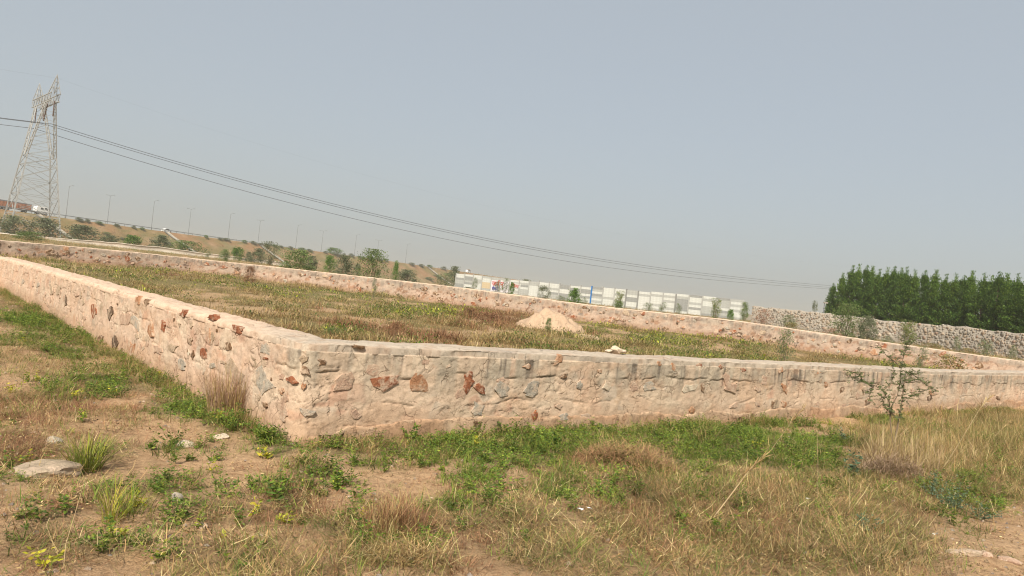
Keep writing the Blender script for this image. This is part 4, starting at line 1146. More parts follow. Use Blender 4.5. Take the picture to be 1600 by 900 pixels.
rp_ = np.random.default_rng(99)
PRO = {}
def tangle(rng, n, R, hmax, w, pal):
    b = np.stack([rng.uniform(-R, R, n), rng.uniform(-R, R, n), rng.uniform(.0, hmax, n)], -1)
    return blades(rng, n, 0, (.05, .19), w, (.8, 1.9), (-1.3, 1.3), pal, 2, base=b)
def dome(rng, n, R, h, leaf, pal, wr=.4):
    a = rng.uniform(0, 2 * PI, n); q = np.sqrt(rng.random(n)); z = h * (1 - q ** 2) * rng.uniform(.3, 1, n)
    cen = np.stack([q * R * np.cos(a), q * R * np.sin(a), z], -1); d = np.stack([np.cos(a) * q, np.sin(a) * q, .6 + 0 * a], -1)
    return leaves(rng, cen, d, leaf, pal, wr, .6)
PRO['straw'] = [join([tangle(rp_, 52, .17, .09, (.002, .0042), np.concatenate([STRAWC, STRAWC, BROWNC[2:], OLIVE[:2]])), blades(rp_, 16, .17, (.07, .22), (.002, .0045), (.3, 1.4), (-1.0, 1.0), np.concatenate([STRAWC, OLIVE[:2]]), 2)]) for _ in range(6)]
PRO['strawup'] = [blades(rp_, 34, 0, base=np.stack([rp_.normal(0, .06, 34), rp_.normal(0, .06, 34), 0 * rp_.random(34)], -1), h=(.12, .40), w=(.002, .0045), lean=(0, 1.1), bend=(-.6, .9), pal=np.concatenate([STRAWC, OLIVE[:2]]), segs=2) for _ in range(6)]
PRO['mixgrass'] = [join([blades(rp_, 26, .14, (.06, .19), (.0025, .005), (.3, 1.6), (-.8, 1.0), np.concatenate([OLIVE, GREENL[:3]])), tangle(rp_, 12, .16, .09, (.0025, .005), STRAWC)]) for _ in range(6)]
PRO['greengrass'] = [blades(rp_, 30, .10, (.05, .15), (.003, .006), (.1, 1.2), (0, .9), np.concatenate([GREENL, OLIVE])) for _ in range(4)]
PRO['weed'] = [weed(rp_, 8, .20, 1.15, .028, 14, GREENL, OLIVE) for _ in range(6)]
PRO['yweed'] = [weed(rp_, 6, .13, 1.0, .026, 12, np.concatenate([YELLOW, GREENL[2:3]]), OLIVE) for _ in range(3)]
PRO['mat'] = [weed(rp_, 9, .11, 1.45, .016, 16, np.concatenate([GREENL, OLIVE[:2]]), OLIVE) for _ in range(4)]
PRO['twig'] = [blades(rp_, 34, .14, (.06, .20), (.002, .005), (.4, 1.5), (-.5, .9), BROWNC) for _ in range(4)]
PRO['litter'] = [leaves(rp_, np.stack([rp_.uniform(-.15, .15, 40), rp_.uniform(-.15, .15, 40), rp_.uniform(.0, .02, 40)], -1), np.array([0, 0, .0]), .022, np.concatenate([STRAWC, BROWNC, STRAWC * .8]), .4, .8) for _ in range(4)]
for L_ in PRO['litter']: L_[0][:, 2] = np.clip(L_[0][:, 2], 0, .02)

def merge(kind, P, rng, smin, smax, tint=(.62, 1.3), zs=1.0, tilt=.15, tcol=None):
    pr = PRO[kind]; which = rng.integers(0, len(pr), len(P)); Vs = []; Ts = []; Cs = []; b = 0
    for w in range(len(pr)):
        q = P[which == w]; n = len(q)
        if not n: continue
        V, T, C = pr[w]; a = rng.uniform(0, 2 * PI, n); s = rng.uniform(smin, smax, n)
        x = V[None, :, 0] * np.cos(a)[:, None] - V[None, :, 1] * np.sin(a)[:, None]; y = V[None, :, 0] * np.sin(a)[:, None] + V[None, :, 1] * np.cos(a)[:, None]; hv = (.40 + .95 * fbm(q[:, 0] * 1.6, q[:, 1] * 1.6, 888))[:, None] if kind in ('straw', 'mixgrass', 'strawup', 'weed') else 1.0
        tx = rng.normal(0, tilt, n)[:, None]; ty = rng.normal(0, tilt, n)[:, None]; z = V[None, :, 2] * zs * hv
        x = x + z * tx; y = y + z * ty
        o = np.stack([x * s[:, None] + q[:, 0:1], y * s[:, None] + q[:, 1:2], z * s[:, None] + q[:, 2:3]], -1)
        Vs.append(o.reshape(-1, 3).astype(np.float32)); Ts.append((T[None] + (np.arange(n) * len(V))[:, None, None] + b).reshape(-1, 3)); b += n * len(V)
        cc = C[None] * rng.uniform(tint[0], tint[1], (n, 1, 1)) * (.72 + .6 * fbm(q[:, 0] * 2.2, q[:, 1] * 2.2, 777))[:, None, None]
        if tcol is not None: cc = cc * tcol[which == w][:, None, :]
        Cs.append(cc.reshape(-1, 3))
    return np.concatenate(Vs), np.concatenate(Ts), np.concatenate(Cs)

# --- foreground sampling on world ground, uniform per square metre in front of the camera
def field_pts(rng, n, x0, x1, y0, y1): return np.stack([rng.uniform(x0, x1, n), rng.uniform(y0, y1, n)], -1)
def with_z(q): return np.concatenate([q, G(q[:, 0], q[:, 1])[:, None]], -1)
def fore(rng, n, dens_fn, margin=.03):
    q = field_pts(rng, n, -17, 21, 3.3, 24)
    A_, B_ = AB(q[:, 0], q[:, 1]); ok = (A_ < -margin) | (B_ < -margin)
    q = q[ok]; q = with_z(q); px, py = project(q); ok = (px > -120) & (px < 1900) & (py < 960) & (q[:, 1] < 19.5); q = q[ok]; px = px[ok]; py = py[ok]
    keep = rng.random(len(q)) < dens_fn(q, px, py)
    return q[keep]
def dg(lst, ns, seed, lo=.32, hi=.62, ext=.0):
    def f(q, px, py):
        b = blob(np.clip(px, 0, 1600), np.clip(py, 0, 900), lst) + ext; nz = fbm(q[:, 0] * ns, q[:, 1] * ns, seed)
        bare = np.clip(blob(px, py, BARE), 0, 1)
        return np.clip(b * 1.15, 0, 1.2) * sstep(lo, hi, nz + (b - .6) * .3) * (1 - .85 * bare)
    return f
rf = np.random.default_rng(21)
jobs = []
TRI = 0
def layer(name, sets):
    global TRI
    V, T, C = join(sets); TRI += len(T); print('LAYER', name, len(T))
    o = mobj(name, V, T, MAT['straw'] if 'dry' in name or 'litter' in name or 'twig' in name else MAT['leaf'], col=C); tag(o, kind='stuff'); return o
N0 = 108000
pg = fore(rf, N0, dg(GREEN, 1.6, 201)); pg = pg[np.hypot(pg[:, 0], pg[:, 1]) < 19]
layer('green_weeds', [merge('weed', pg[: int(len(pg) * .36)], rf, .55, 1.45), merge('mat', pg[int(len(pg) * .36): int(len(pg) * .66)], rf, .7, 1.3), merge('greengrass', pg[int(len(pg) * .66):], rf, .7, 1.4)])
pyw = fore(rf, 22000, dg([(c0, c1, a0, a1, w * .6) for c0, c1, a0, a1, w in GREEN[:10]] + [(60, 700, 90, 60, .25)], 2.2, 203))
layer('yellow_weeds', [merge('yweed', pyw, rf, .4, 1.0)])
def less_green(f):
    return lambda q, px, py: f(q, px, py) * (1 - .72 * np.clip(blob(px, py, GREEN) * 1.1 - .2, 0, 1))
ps = fore(rf, 66000, less_green(dg(STRAW, 1.3, 205, .22, .50))); dist = np.hypot(ps[:, 0], ps[:, 1])
n1 = int(len(ps) * .42)
layer('dry_grass', [merge('straw', ps[:n1], rf, .6, 1.2, (.45, 1.4), tilt=.45), merge('mixgrass', ps[n1:], rf, .7, 1.25, (.45, 1.3), tilt=.45)])
pu = fore(rf, 26000, dg([(1510, 700, 160, 45, .9), (1400, 690, 120, 30, .9), (1300, 780, 200, 70, .45), (1580, 760, 60, 60, .7), (1050, 690, 80, 14, .5), (960, 690, 60, 18, .5), (610, 800, 50, 22, .7), (720, 850, 60, 30, .5), (1200, 860, 200, 40, .4), (350, 620, 50, 22, .7)], 2.5, 207))
pu2 = fore(rf, 4500, dg([(1540, 680, 90, 40, 1.3), (1460, 680, 60, 40, 1.0), (1380, 700, 50, 34, 1.1), (1600, 720, 60, 60, 1.0)], 2.0, 208))
pu3 = fore(rf, 2600, dg([(1420, 665, 90, 34, .8), (1520, 660, 90, 30, .9), (1330, 690, 50, 24, .4)], 3.0, 211, .4, .7))
layer('tall_dry_grass', [merge('strawup', pu3, rf, 1.3, 2.3, (.5, 1.2), tilt=.5), merge('mixgrass', pu3[::2], rf, 1.3, 2.4, (.5, 1.2), tilt=.4), merge('strawup', pu, rf, .5, 1.1, tilt=.4), merge('strawup', pu2, rf, .8, 1.3, (.5, 1.15), tilt=.4)])
pt = fore(rf, 70000, dg(LITTER, 2.0, 209, .28, .55)); layer('dry_twigs', [merge('twig', pt, rf, .5, 1.0)])
pl = fore(rf, 15000, lambda q, px, py: .25 + .7 * np.clip(blob(px, py, LITTER + STRAW), 0, 1)); layer('dry_litter', [merge('litter', pl, rf, .7, 1.4)])
# sparse growth everywhere, also on the bare ground
pe = fore(rf, 42000, lambda q, px, py: .62 * sstep(.42, .60, fbm(q[:, 0] * 1.7, q[:, 1] * 1.7, 212)) * (1 - .8 * np.clip(blob(px, py, BARE), 0, 1)) * sstep(1010, 700, px))
layer('low_dry_grass', [merge('mixgrass', pe[::2], rf, .35, .85, (.6, 1.2)), merge('twig', pe[1::3], rf, .5, 1.0), merge('straw', pe[::3], rf, .4, .9)])
pe = fore(rf, 9000, lambda q, px, py: .5 * sstep(.4, .6, fbm(q[:, 0] * 2, q[:, 1] * 2, 213)))
layer('sparse_weeds', [merge('mat', pe[::2], rf, .3, .9), merge('greengrass', pe[1::2], rf, .3, .9)])
# weeds right along the wall foot
pts = []
for side in ('R', 'L'):
    n = 850; s = rf.uniform(-.1, 20 if side == 'R' else 20, n); o = -np.abs(rf.normal(0, .16, n)) - .07
    x, y = W2(s, o) if side == 'R' else W2(o, s); pts.append(np.stack([x, y], -1))
pts = with_z(np.concatenate(pts)); nz = fbm(pts[:, 0] * 1.5, pts[:, 1] * 1.5, 214); pts = pts[nz > .46]
layer('wall_foot_weeds', [merge('weed', pts[::3], rf, .6, 1.2), merge('mixgrass', pts[1::3], rf, .7, 1.3), merge('strawup', pts[2::3], rf, .4, .8)])

# clods and pebbles
rk = np.random.default_rng(33)
def pebble(r):
    V = np.array([(1, 0, 0), (0, 1, 0), (-1, 0, 0), (0, -1, 0), (0, 0, .8), (.6, .6, .35)]) * r.uniform(.6, 1.2, (6, 3)); T = np.array([(0, 5, 4), (5, 1, 4), (1, 2, 4), (2, 3, 4), (3, 0, 4), (0, 1, 5)])
    return V, T, np.ones((6, 3))
PRO['peb'] = [pebble(rk) for _ in range(8)]
q = fore(rk, 60000, lambda q, px, py: .25 + .25 * sstep(.5, .7, fbm(q[:, 0] * 1.5, q[:, 1] * 1.5, 301)) + 1.0 * np.clip(blob(px, py, [(1570, 860, 110, 40, 1)]), 0, 1))
cl = np.array([[.48, .33, .21], [.40, .27, .17], [.55, .42, .31], [.36, .30, .25]])[rk.integers(0, 4, len(q))]
V, T, C = merge('peb', q, rk, .004, .026, (.7, 1.15), 1, 0, cl)
tag(mobj('gravel', V, T, MAT['soil'], col=C), kind='stuff')

# --- field grass inside the walls and on the plain beyond
PRO['f1'] = [join([dome(rp_, 8, .20, .11, .036, OLIVE * .85), blades(rp_, 5, .18, (.08, .24), (.008, .014), (.3, 1.4), (0, .5), np.concatenate([STRAWC[:3], OLIVE[3:]]), 1)]) for _ in range(5)]
PRO['f2'] = [join([tangle(rp_, 4, .2, .12, (.009, .016), STRAWC), blades(rp_, 7, .18, (.07, .22), (.008, .014), (.3, 1.4), (0, .5), np.concatenate([STRAWC, OLIVE[3:]]), 1)]) for _ in range(5)]
PRO['f3'] = [join([dome(rp_, 10, .18, .13, .036, np.concatenate([GREENL * .85, OLIVE * .85]), .5), blades(rp_, 3, .18, (.08, .2), (.008, .014), (.3, 1.2), (0, .5), STRAWC, 1)]) for _ in range(5)]
PRO['f4'] = [join([tangle(rp_, 4, .2, .12, (.009, .016), BROWNC), blades(rp_, 7, .2, (.12, .32), (.009, .015), (.2, 1.3), (0, .5), BROWNC * 1.05, 1)]) for _ in range(4)]
PRO['f5'] = [dome(rp_, 7, .17, .12, .06, np.concatenate([YELLOW[1:3], GREENL[4:], OLIVE[:1]]), .5) for _ in range(4)]
def polar(rng, n, a0, a1, r0, r1, k=1.0):
    a = rng.uniform(a0, a1, n); u = rng.random(n); r = (r0 ** k + u * (r1 ** k - r0 ** k)) ** (1 / k)
    return np.stack([r * np.sin(a), r * np.cos(a)], -1)
rg_ = np.random.default_rng(44)
q = polar(rg_, 86000, -.65, .64, 8, 46, 1.1)
A_, B_ = AB(q[:, 0], q[:, 1]); ok = (A_ > .56) & (B_ > .56)
# keep in front of the far wall
fr = np.hypot(fo[:, 0], fo[:, 1]); fa = np.arctan2(fo[:, 0], fo[:, 1]); od = np.argsort(fa)
lim = np.interp(np.arctan2(q[:, 0], q[:, 1]), fa[od], fr[od]) - .25
rq = np.hypot(q[:, 0], q[:, 1]); q = with_z(q[ok & (rq < lim)])
n1 = fbm(q[:, 0] * .16, q[:, 1] * .16, 401); n2 = fbm(q[:, 0] * .45, q[:, 1] * .45, 402); n3 = fbm(q[:, 0] * .3 + 40, q[:, 1] * .3, 403); px, py = project(q)
baref = sstep(.56, .66, fbm(q[:, 0] * .8, q[:, 1] * .8, 72)) + np.clip(blob(px, py, [(450, 478, 80, 6, 1), (860, 510, 60, 8, .9)]), 0, 1)
q_ok = rg_.random(len(q)) > baref * .9; q = q[q_ok]; n1 = n1[q_ok]; n2 = n2[q_ok]; n3 = n3[q_ok]; px = px[q_ok]; py = py[q_ok]
green = n1 * .45 + n2 * .55 - .035 + .11 * np.clip(blob(px, py, [(690, 490, 90, 18, 1), (1120, 520, 130, 16, 1), (530, 520, 150, 12, .7), (200, 425, 160, 18, .9), (430, 470, 60, 10, .7), (1050, 520, 80, 10, .8)]), 0, 1) + rg_.normal(0, .035, len(q))
kind = np.where(green > .51, 3, np.where(green > .43, 1, 2)); kind = np.where((kind == 3) & (rg_.random(len(kind)) < .16), 5, kind); kind = np.where(rg_.random(len(kind)) < .14, rg_.integers(1, 4, len(kind)), kind); kind = np.where((n3 > .74) & (kind != 3), 4, kind)
kind = np.where(rg_.random(len(q)) < .9 * blob(px, py, [(768, 500, 60, 14, 1), (615, 520, 25, 8, 1)]), 4, kind)
kind = np.where(rg_.random(len(q)) < .5 * blob(px, py, [(1080, 525, 90, 10, 1), (930, 505, 30, 10, 1), (690, 488, 60, 6, .8), (250, 428, 60, 6, .5)]), 5, kind)
keep = rg_.random(len(q)) < np.where(np.hypot(q[:, 0], q[:, 1]) > 28, .72, 1.0); q = q[keep]; kind = kind[keep]
sz = .45 + 1.25 * sstep(.35, .72, fbm(q[:, 0] * .9, q[:, 1] * .9, 405)); bigc = sstep(.66, .74, fbm(q[:, 0] * 1.1 + 7, q[:, 1] * 1.1, 406)); sz = sz + bigc * .9; kind = np.where((bigc > .4) & (np.hypot(q[:, 0], q[:, 1]) < 30), 3, kind)
sets = []
for k in (1, 2, 3, 4, 5):
    for lo, hi in ((0, .8), (.8, 1.3), (1.3, 9)):
        m_ = (kind == k) & (sz >= lo) & (sz < hi)
        if m_.sum(): a_ = sz[m_].mean(); sets.append(merge('f%d' % k, q[m_], rg_, a_ * .7, a_ * 1.25, (.5, 1.3)))
layer('field_grass', sets)
q = polar(rg_, 15000, -.66, .66, 36, 165, 1.0); rq = np.hypot(q[:, 0], q[:, 1]); aq = np.arctan2(q[:, 0], q[:, 1])
q = with_z(q[(rq > np.interp(aq, fa[od], fr[od]) + .8)])
n1 = fbm(q[:, 0] * .06, q[:, 1] * .06, 411) + rg_.normal(0, .05, len(q)); kind = np.where(n1 > .56, 3, np.where(n1 > .46, 1, 2))
rq = np.hypot(q[:, 0], q[:, 1])
layer('plain_grass', [merge('f%d' % k, q[kind == k], rg_, 1.2, 2.4, (.75, 1.15)) for k in (1, 2, 3)])
# scrub on the embankment slope
n = 11500; t = rg_.uniform(-120, 520, n); o = rg_.uniform(.5, 22, n); P = P0 + t[:, None] * dH + o[:, None] * nH; zg_ = G0(P[:, 0], P[:, 1]); f = np.interp(o, prs[::-1], frac[::-1])
q = np.concatenate([P, (zg_ + (crest(t) - zg_) * f)[:, None]], -1); nz = fbm(t * .08, o * .15, 412) + rg_.normal(0, .06, n)
kind = np.where(nz > .58, 3, np.where(nz > .50, 1, np.where(nz > .40, 2, 4)))
layer('slope_scrub', [merge('f%d' % k, q[kind == k], rg_, 1.8, 4.2, (.75, 1.15)) for k in (1, 2, 3, 4)])

# ------------------------------------------------------------------ shrubs and trees
def cloud(rng, n, clumps, leaf, pal, shape):
    """leaf cards gathered in clumps inside a unit volume given by shape(h)->radius"""
    cz = rng.uniform(0, 1, clumps) ** .8; ca = rng.uniform(0, 2 * PI, clumps); cr_ = shape(cz) * rng.uniform(.35, 1.0, clumps)
    cc = np.stack([cr_ * np.cos(ca), cr_ * np.sin(ca), cz], -1); cs_ = rng.uniform(.05, .13, clumps)
    k = rng.integers(0, clumps, n); cen = cc[k] + rng.normal(0, 1, (n, 3)) * cs_[k][:, None] * np.array([1, 1, .8]); cen[:, 2] = np.clip(cen[:, 2], .02, 1.05)
    d = cen * np.array([1, 1, .3]) + np.array([0, 0, .15]); d /= np.linalg.norm(d, axis=1)[:, None] + 1e-6
    V, T, C = leaves(rng, cen, d, leaf, pal, .5, .7)
    tone = rng.uniform(.75, 1.25, clumps)[k]; C = C * np.repeat(tone, 4)[:, None]
    return (V, T, C), cc
def stems(cc, rng, k, r0, frm=(0, 0, 0)):
    m = MB()
    for c in cc[:k]:
        b = np.array(frm) + np.array([c[0] * .08, c[1] * .08, 0]); mid = (b + c) / 2 + rng.normal(0, .03, 3); m.tube([b - (0, 0, .03), mid, c], r0, r0 * .3, 4)
    return m
rs = np.random.default_rng(71)
SH = {}
def mk_shrub(key, n, clumps, leaf, pal, shape, nst, r0, trunk=False):
    (V, T, C), cc = cloud(rs, n, clumps, leaf, pal, shape); me = mesh_raw('foliage', V, T, col=C); me.materials.append(MAT['leaf'])
    m = stems(cc, rs, nst, r0); 
    if trunk: m.tube([(0, 0, -.05), (.02, .01, .2), (0, 0, .5)], r0 * 2, r0, 5)
    o = m.build('stem', MAT['bark']); SH[key] = (me, o.data); bpy.data.objects.remove(o)
round_ = lambda z: .5 * np.sqrt(np.clip(1 - ((z - .42) / .6) ** 2, .02, 1)); vase = lambda z: .12 + .4 * z ** .8; tall = lambda z: .38 * np.sqrt(np.clip(1 - ((z - .5) / .55) ** 2, .03, 1)); mound = lambda z: .5 * np.sqrt(np.clip(1 - z ** 2, .02, 1)); ctree = lambda z: .5 * np.sqrt(np.clip(1 - ((z - .65) / .42) ** 2, 0, 1))
for v in 'ab':
    mk_shrub('grey' + v, 3200, 70, .06, GGB, mound, 8, .012); mk_shrub('bright' + v, 3400, 70, .055, BRG, round_, 10, .012); mk_shrub('wisp' + v, 1500, 36, .045, np.concatenate([GGB, BRG]), tall, 12, .010)
    mk_shrub('dark' + v, 3000, 60, .06, DKG * 1.3, tall, 8, .014, True)
mk_shrub('thorn', 4200, 90, .045, BRG * .85, round_, 16, .016); mk_shrub('tree', 2400, 50, .05, GGB, ctree, 12, .012, True); mk_shrub('dry', 2400, 36, .05, BROWNC * .9, mound, 14, .008); mk_shrub('pinkdry', 1300, 30, .05, pal_((.36, .20, .14), (.28, .17, .12), (.42, .27, .19)), mound, 14, .008)
mk_shrub('vase', 2400, 50, .05, np.concatenate([BRG, OLIVE]), vase, 14, .012); mk_shrub('straw', 1500, 36, .05, np.concatenate([STRAWC * .8, OLIVE]), mound, 10, .006)

def shrub(px, py, D, wpx, hpx, key, label, cat='bush', name='bush', group=None, zoff=0, onslope=False):
    me, st = SH[key]; x, y, z = at(px, py, D)
    if onslope is not False:
        t = ray_hw(px, onslope); p = hw(t, onslope); x, y = p; D = y; zg = float(G0(x, y)); f = np.interp(onslope, prs[::-1], frac[::-1]); z = zg + (float(crest(t)) - zg) * f
    else:
        d = ray(px, py); zr = EYE[2] + d[2] / d[1] * D; z = min(z, zr) if zr < z + .6 else z
    e = empty(name, (x, y, z + zoff), rs.uniform(0, 6.28), label, cat, group)
    W = wpx * D / F; H = hpx * D / F * (.70 if D > 100 and px < 720 else (.8 if 725 < px < 1170 and D > 65 else 1))
    if onslope is False and z < EYE[2] + (ray(px, py)[2] / ray(px, py)[1]) * D: H += EYE[2] + (ray(px, py)[2] / ray(px, py)[1]) * D - z
    for nm, m in (('foliage', me), ('stem', st)):
        o = bpy.data.objects.new(nm, m); o.scale = (W, W, H); link(o, e)
    return e
SHR = [
 (1236, 517, 62, 30, 12, 'straw', 'dry tan scrub at the foot of the rubble wall, left part'), (1300, 527, 58, 34, 13, 'pinkdry', 'low brownish scrub between the pink brush pile and the light green bush'), (1385, 540, 52, 26, 14, 'wispa', 'low grey green scrub left of the vase shaped bush'), (1455, 549, 50, 40, 12, 'straw', 'straw coloured scrub between the vase bush and the thin sapling'), (1512, 556, 46, 30, 11, 'straw', 'dry scrub right of the thin sapling before the rubble wall'),
 (857, 506, 28.6, 10, 8, 'brighta', 'tiny green plant growing on the front of the sand heap'),
 (68, 362, 140, 56, 27, 'greya', 'grey green bush at the right foot of the lattice pylon'), (20, 358, 138, 50, 26, 'greyb', 'grey green bush under the left legs of the pylon'), (127, 372, 135, 58, 26, 'greya', 'wide grey green bush just right of the pylon'),
 (45, 378, 75, 46, 15, 'brighta', 'low bright green bush right behind the wall at far left'), (172, 378, 130, 34, 13, 'greyb', 'low flat bush, second right of the pylon'), (207, 382, 128, 32, 18, 'darka', 'dark rounded bush left of the bush under the white car'),
 (250, 386, 128, 34, 24, 'greya', 'bush at the foot of the pale drain under the white car'), (292, 390, 126, 50, 17, 'brightb', 'wide low green bush right of the drain under the white car'), (325, 406, 90, 12, 13, 'wispa', 'small wispy bush in front of the pale plastered wall'),
 (350, 408, 85, 16, 17, 'brightb', 'small bright bush in front of the pale plastered wall'), (371, 400, 125, 22, 18, 'darkb', 'dark bush behind the right part of the plastered wall'), (388, 402, 125, 14, 10, 'greyb', 'tiny grey bush right of the dark bush'),
 (403, 404, 110, 26, 20, 'greya', 'grey bush hiding the end of the plastered wall'), (421, 414, 95, 30, 34, 'tree', 'small dark tree with a bare trunk at the end of the plastered wall'), (464, 424, 72, 50, 32, 'brighta', 'broad bright green bush left of the round thorn bush'),
 (485, 414, 110, 26, 18, 'greyb', 'dull bush behind the broad bright bush'), (515, 418, 108, 20, 24, 'darka', 'narrow dark bush left of the grey green bush'), (536, 430, 75, 32, 28, 'greyb', 'grey green bush touching the round thorn bush on its left'),
 (558, 422, 112, 16, 12, 'greya', 'low bush peeping out left of the thorn bush'), (579, 434, 58, 44, 41, 'thorn', 'round multi stemmed thorn bush, the biggest behind the wall'), (618, 428, 100, 11, 18, 'darkb', 'slim dark bush right of the round thorn bush'),
 (612, 438, 80, 9, 10, 'wispa', 'tiny bush right of the thorn bush base'), (636, 430, 120, 36, 10, 'greyb', 'wide low scrub bush on the far slope foot'), (694, 445, 110, 34, 24, 'wispb', 'tangled bush left of the white panel wall'), (709, 432, 165, 24, 19, 'greya', 'dense bush at the left end of the white panel wall'),
 (741, 453, 100, 13, 22, 'wispa', 'thin shrub in front of the ochre panel'), (733, 455, 95, 26, 7, 'greya', 'low shrub under the leftmost white panels'), (776, 457, 92, 18, 20, 'wispb', 'thin shrub over the lower part of the painted notice'), (789, 458, 88, 18, 27, 'wispa', 'tall wispy shrub right of the painted notice'),
 (799, 459, 90, 10, 20, 'darka', 'narrow dark shrub third from the painted notice'), (850, 467, 78, 21, 24, 'tree', 'little tree with bare stem before the middle of the panel wall'), (896, 473, 70, 26, 26, 'darkb', 'dense green shrub before the middle of the panel wall'), (876, 470, 85, 20, 9, 'wispb', 'low pale scrub between the little tree and the dense shrub'),
 (912, 476, 80, 20, 12, 'wispa', 'low greyish scrub right of the dense green shrub'), (966, 477, 85, 17, 26, 'vase', 'shrub just right of the blue post'), (967, 479, 82, 20, 9, 'brightb', 'low leafy clump under the shrub beside the blue post'), (1012, 482, 90, 22, 10, 'wispb', 'thin scrub before the panels right of the blue post'),
 (1036, 483, 92, 16, 12, 'wispa', 'sparse weed before the dark posts of the panel wall'), (1059, 490, 82, 14, 18, 'wispb', 'small bare shrub right of the dark posts'), (1118, 495, 80, 20, 33, 'vase', 'tall sapling before the right end of the panel wall'), (1141, 499, 72, 13, 17, 'darka', 'small dark shrub near the right end of the panel wall'),
 (1163, 490, 118, 13, 20, 'brighta', 'green bush closing the right end of the panel wall'), (1193, 505, 66, 34, 20, 'pinkdry', 'dry pinkish brush pile left of the rubble wall'), (1232, 512, 64, 34, 18, 'wispa', 'greyish thin scrub before the left part of the rubble wall'), (1272, 488, 105, 9, 15, 'tree', 'tiny lone tree seen over the rubble wall'),
 (1320, 524, 62, 42, 46, 'thorn', 'tall light green bush before the left end of the tree row'), (1355, 527, 60, 32, 30, 'greyb', 'darker flat topped bush next to the tall light green bush'), (1418, 541, 52, 29, 38, 'vase', 'vase shaped bush before the middle of the rubble wall'), (1494, 550, 50, 14, 22, 'wispa', 'thin sapling right of the vase shaped bush'),
 (1538, 553, 46, 28, 20, 'wispb', 'low pale scrub before the right part of the rubble wall'), (1582, 557, 46, 16, 16, 'wispa', 'small pale scrub nearest the right edge before the rubble wall'),
 (1225, 562, 26, 38, 44, 'wispb', 'wispy grey green bush inside the field at right'), (1155, 560, 24, 45, 14, 'straw', 'low olive shrub inside the field left of the wispy bush'), (1483, 578, 24, 62, 20, 'straw', 'straw coloured tussock behind the right wall'), (765, 512, 29, 60, 22, 'dry', 'reddish brown dry shrub left of the sand heap'),
 (735, 500, 32, 40, 18, 'dry', 'second brown dry shrub farther left of the sand heap'), (520, 526, 19, 26, 13, 'brighta', 'small bright green plant just behind the left wall'), (616, 528, 19, 26, 22, 'dry', 'small dry brown tuft just behind the right wall near the corner'), (391, 432, 38, 24, 14, 'dry', 'dark dry tuft at the foot of the far wall, left'),
 (585, 447, 38, 12, 10, 'wispa', 'small shrub at the foot of the far wall under the thorn bush'), (1440, 566, 27, 22, 22, 'wispa', 'small sapling behind the right wall beside the acacia')]
for a in SHR:
    shrub(*a[:7], group=None)
# crowns far off above the panel wall
for px, D, w, h, lb in ((820, 420, 26, 17, 'larger far tree crown above the left half of the panel wall'), (846, 420, 14, 12, 'small far tree crown right of the larger one above the panel wall'), (925, 430, 26, 14, 'far tree crown above the middle of the panel wall'), (893, 520, 12, 9, 'tiny far crown left of the middle crown'), (1040, 440, 20, 9, 'flat far crown above the dark posts'), (868, 430, 22, 9, 'flat far crown between the two left crowns')):
    hz = 459 + .1122 * (px - 800); shrub(px, hz + 2, D, w, h + 14, 'greya', lb, cat='tree', name='tree', group='far trees above the panel wall')
rq = np.random.default_rng(8)
for k in range(30):
    px = [118, 132, 150, 178, 205, 218, 340, 350, 378, 392, 405, 425, 436, 450, 468, 480, 505, 519, 534, 545, 560, 575, 590, 600, 640, 655, 668, 690, 122, 318][k]
    big = px in (519,); w = 26 if big else rq.uniform(7, 15); h = 14 if big else rq.uniform(4, 8)
    shrub(px, 400, 300, w, h, ['greya', 'greyb', 'darka'][k % 3], 'rounded dark tree on the crest of the embankment' if big else 'small dusty bush on the crest of the embankment', cat='tree' if big else 'bush', name='tree' if big else 'bush', group=None if big else 'bushes on the embankment crest', onslope=.8)
for k in range(14):
    t = rq.uniform(30, 330); px = rq.uniform(110, 700)
    shrub(px, 400, 300, rq.uniform(8, 18), rq.uniform(4, 8), ['greya', 'brighta', 'wispa'][k % 3], 'low bush on the brown slope of the embankment', onslope=float(rq.uniform(6, 19)), group='bushes on the embankment slope')

# lamp post left of the tree row, tall row of trees
x, y, z = at(1287, 486, 95)
L = empty('lamp_post', (x, y, z), 0, 'short post with pale lamp head at the left end of the tree row', 'lamp post')
MB().bar((0, 0, -.2), (0, 0, 3.7), .12, .09, 6).build('pole', MAT['pole'], L); MB().box(-.1, .40, -.12, .12, 3.68, 3.86).build('lamp_head', MAT['concrete'], L)

def crown(rng, n_l, H):
    parts = []; cc = []
    for k in range(n_l):
        h = rng.uniform(.02, .93) ** .9 * H; az = rng.uniform(0, 2 * PI)
        prof_ = 1.75 * (1 - (h / H) ** 1.55) * (.75 + .25 * min(1, h / H / .15)) + .15
        Lr = prof_ * rng.uniform(.55, 1.1); up = rng.uniform(.5, 1.2) + (.9 if h > .7 * H else 0)
        d = np.array([math.cos(az), math.sin(az), up]); d /= np.linalg.norm(d)
        n = int(56 + 36 * Lr); t = rng.uniform(.2, 1.0, n) ** .7
        cen = np.array([0, 0, h]) + d * (t * Lr)[:, None] + rng.normal(0, .16, (n, 3)) * (.5 + .6 * t[:, None])
        dv = d * 1.0 + np.array([0, 0, .5]); v, tt, c = leaves(rng, cen, dv[None, :], .20, DKG, .42, .55); c = c * rng.uniform(.7, 1.35); parts.append((v, tt, c)); cc.append((h, d, Lr))
    v, tt, c = leaves(rng, np.stack([rng.normal(0, .10, 160), rng.normal(0, .10, 160), rng.uniform(.86, 1.06, 160) * H], -1), np.array([[0, 0, 1.5]]), .2, DKG, .3, .5); parts.append((v, tt, c))
    return join(parts), cc
CR = []
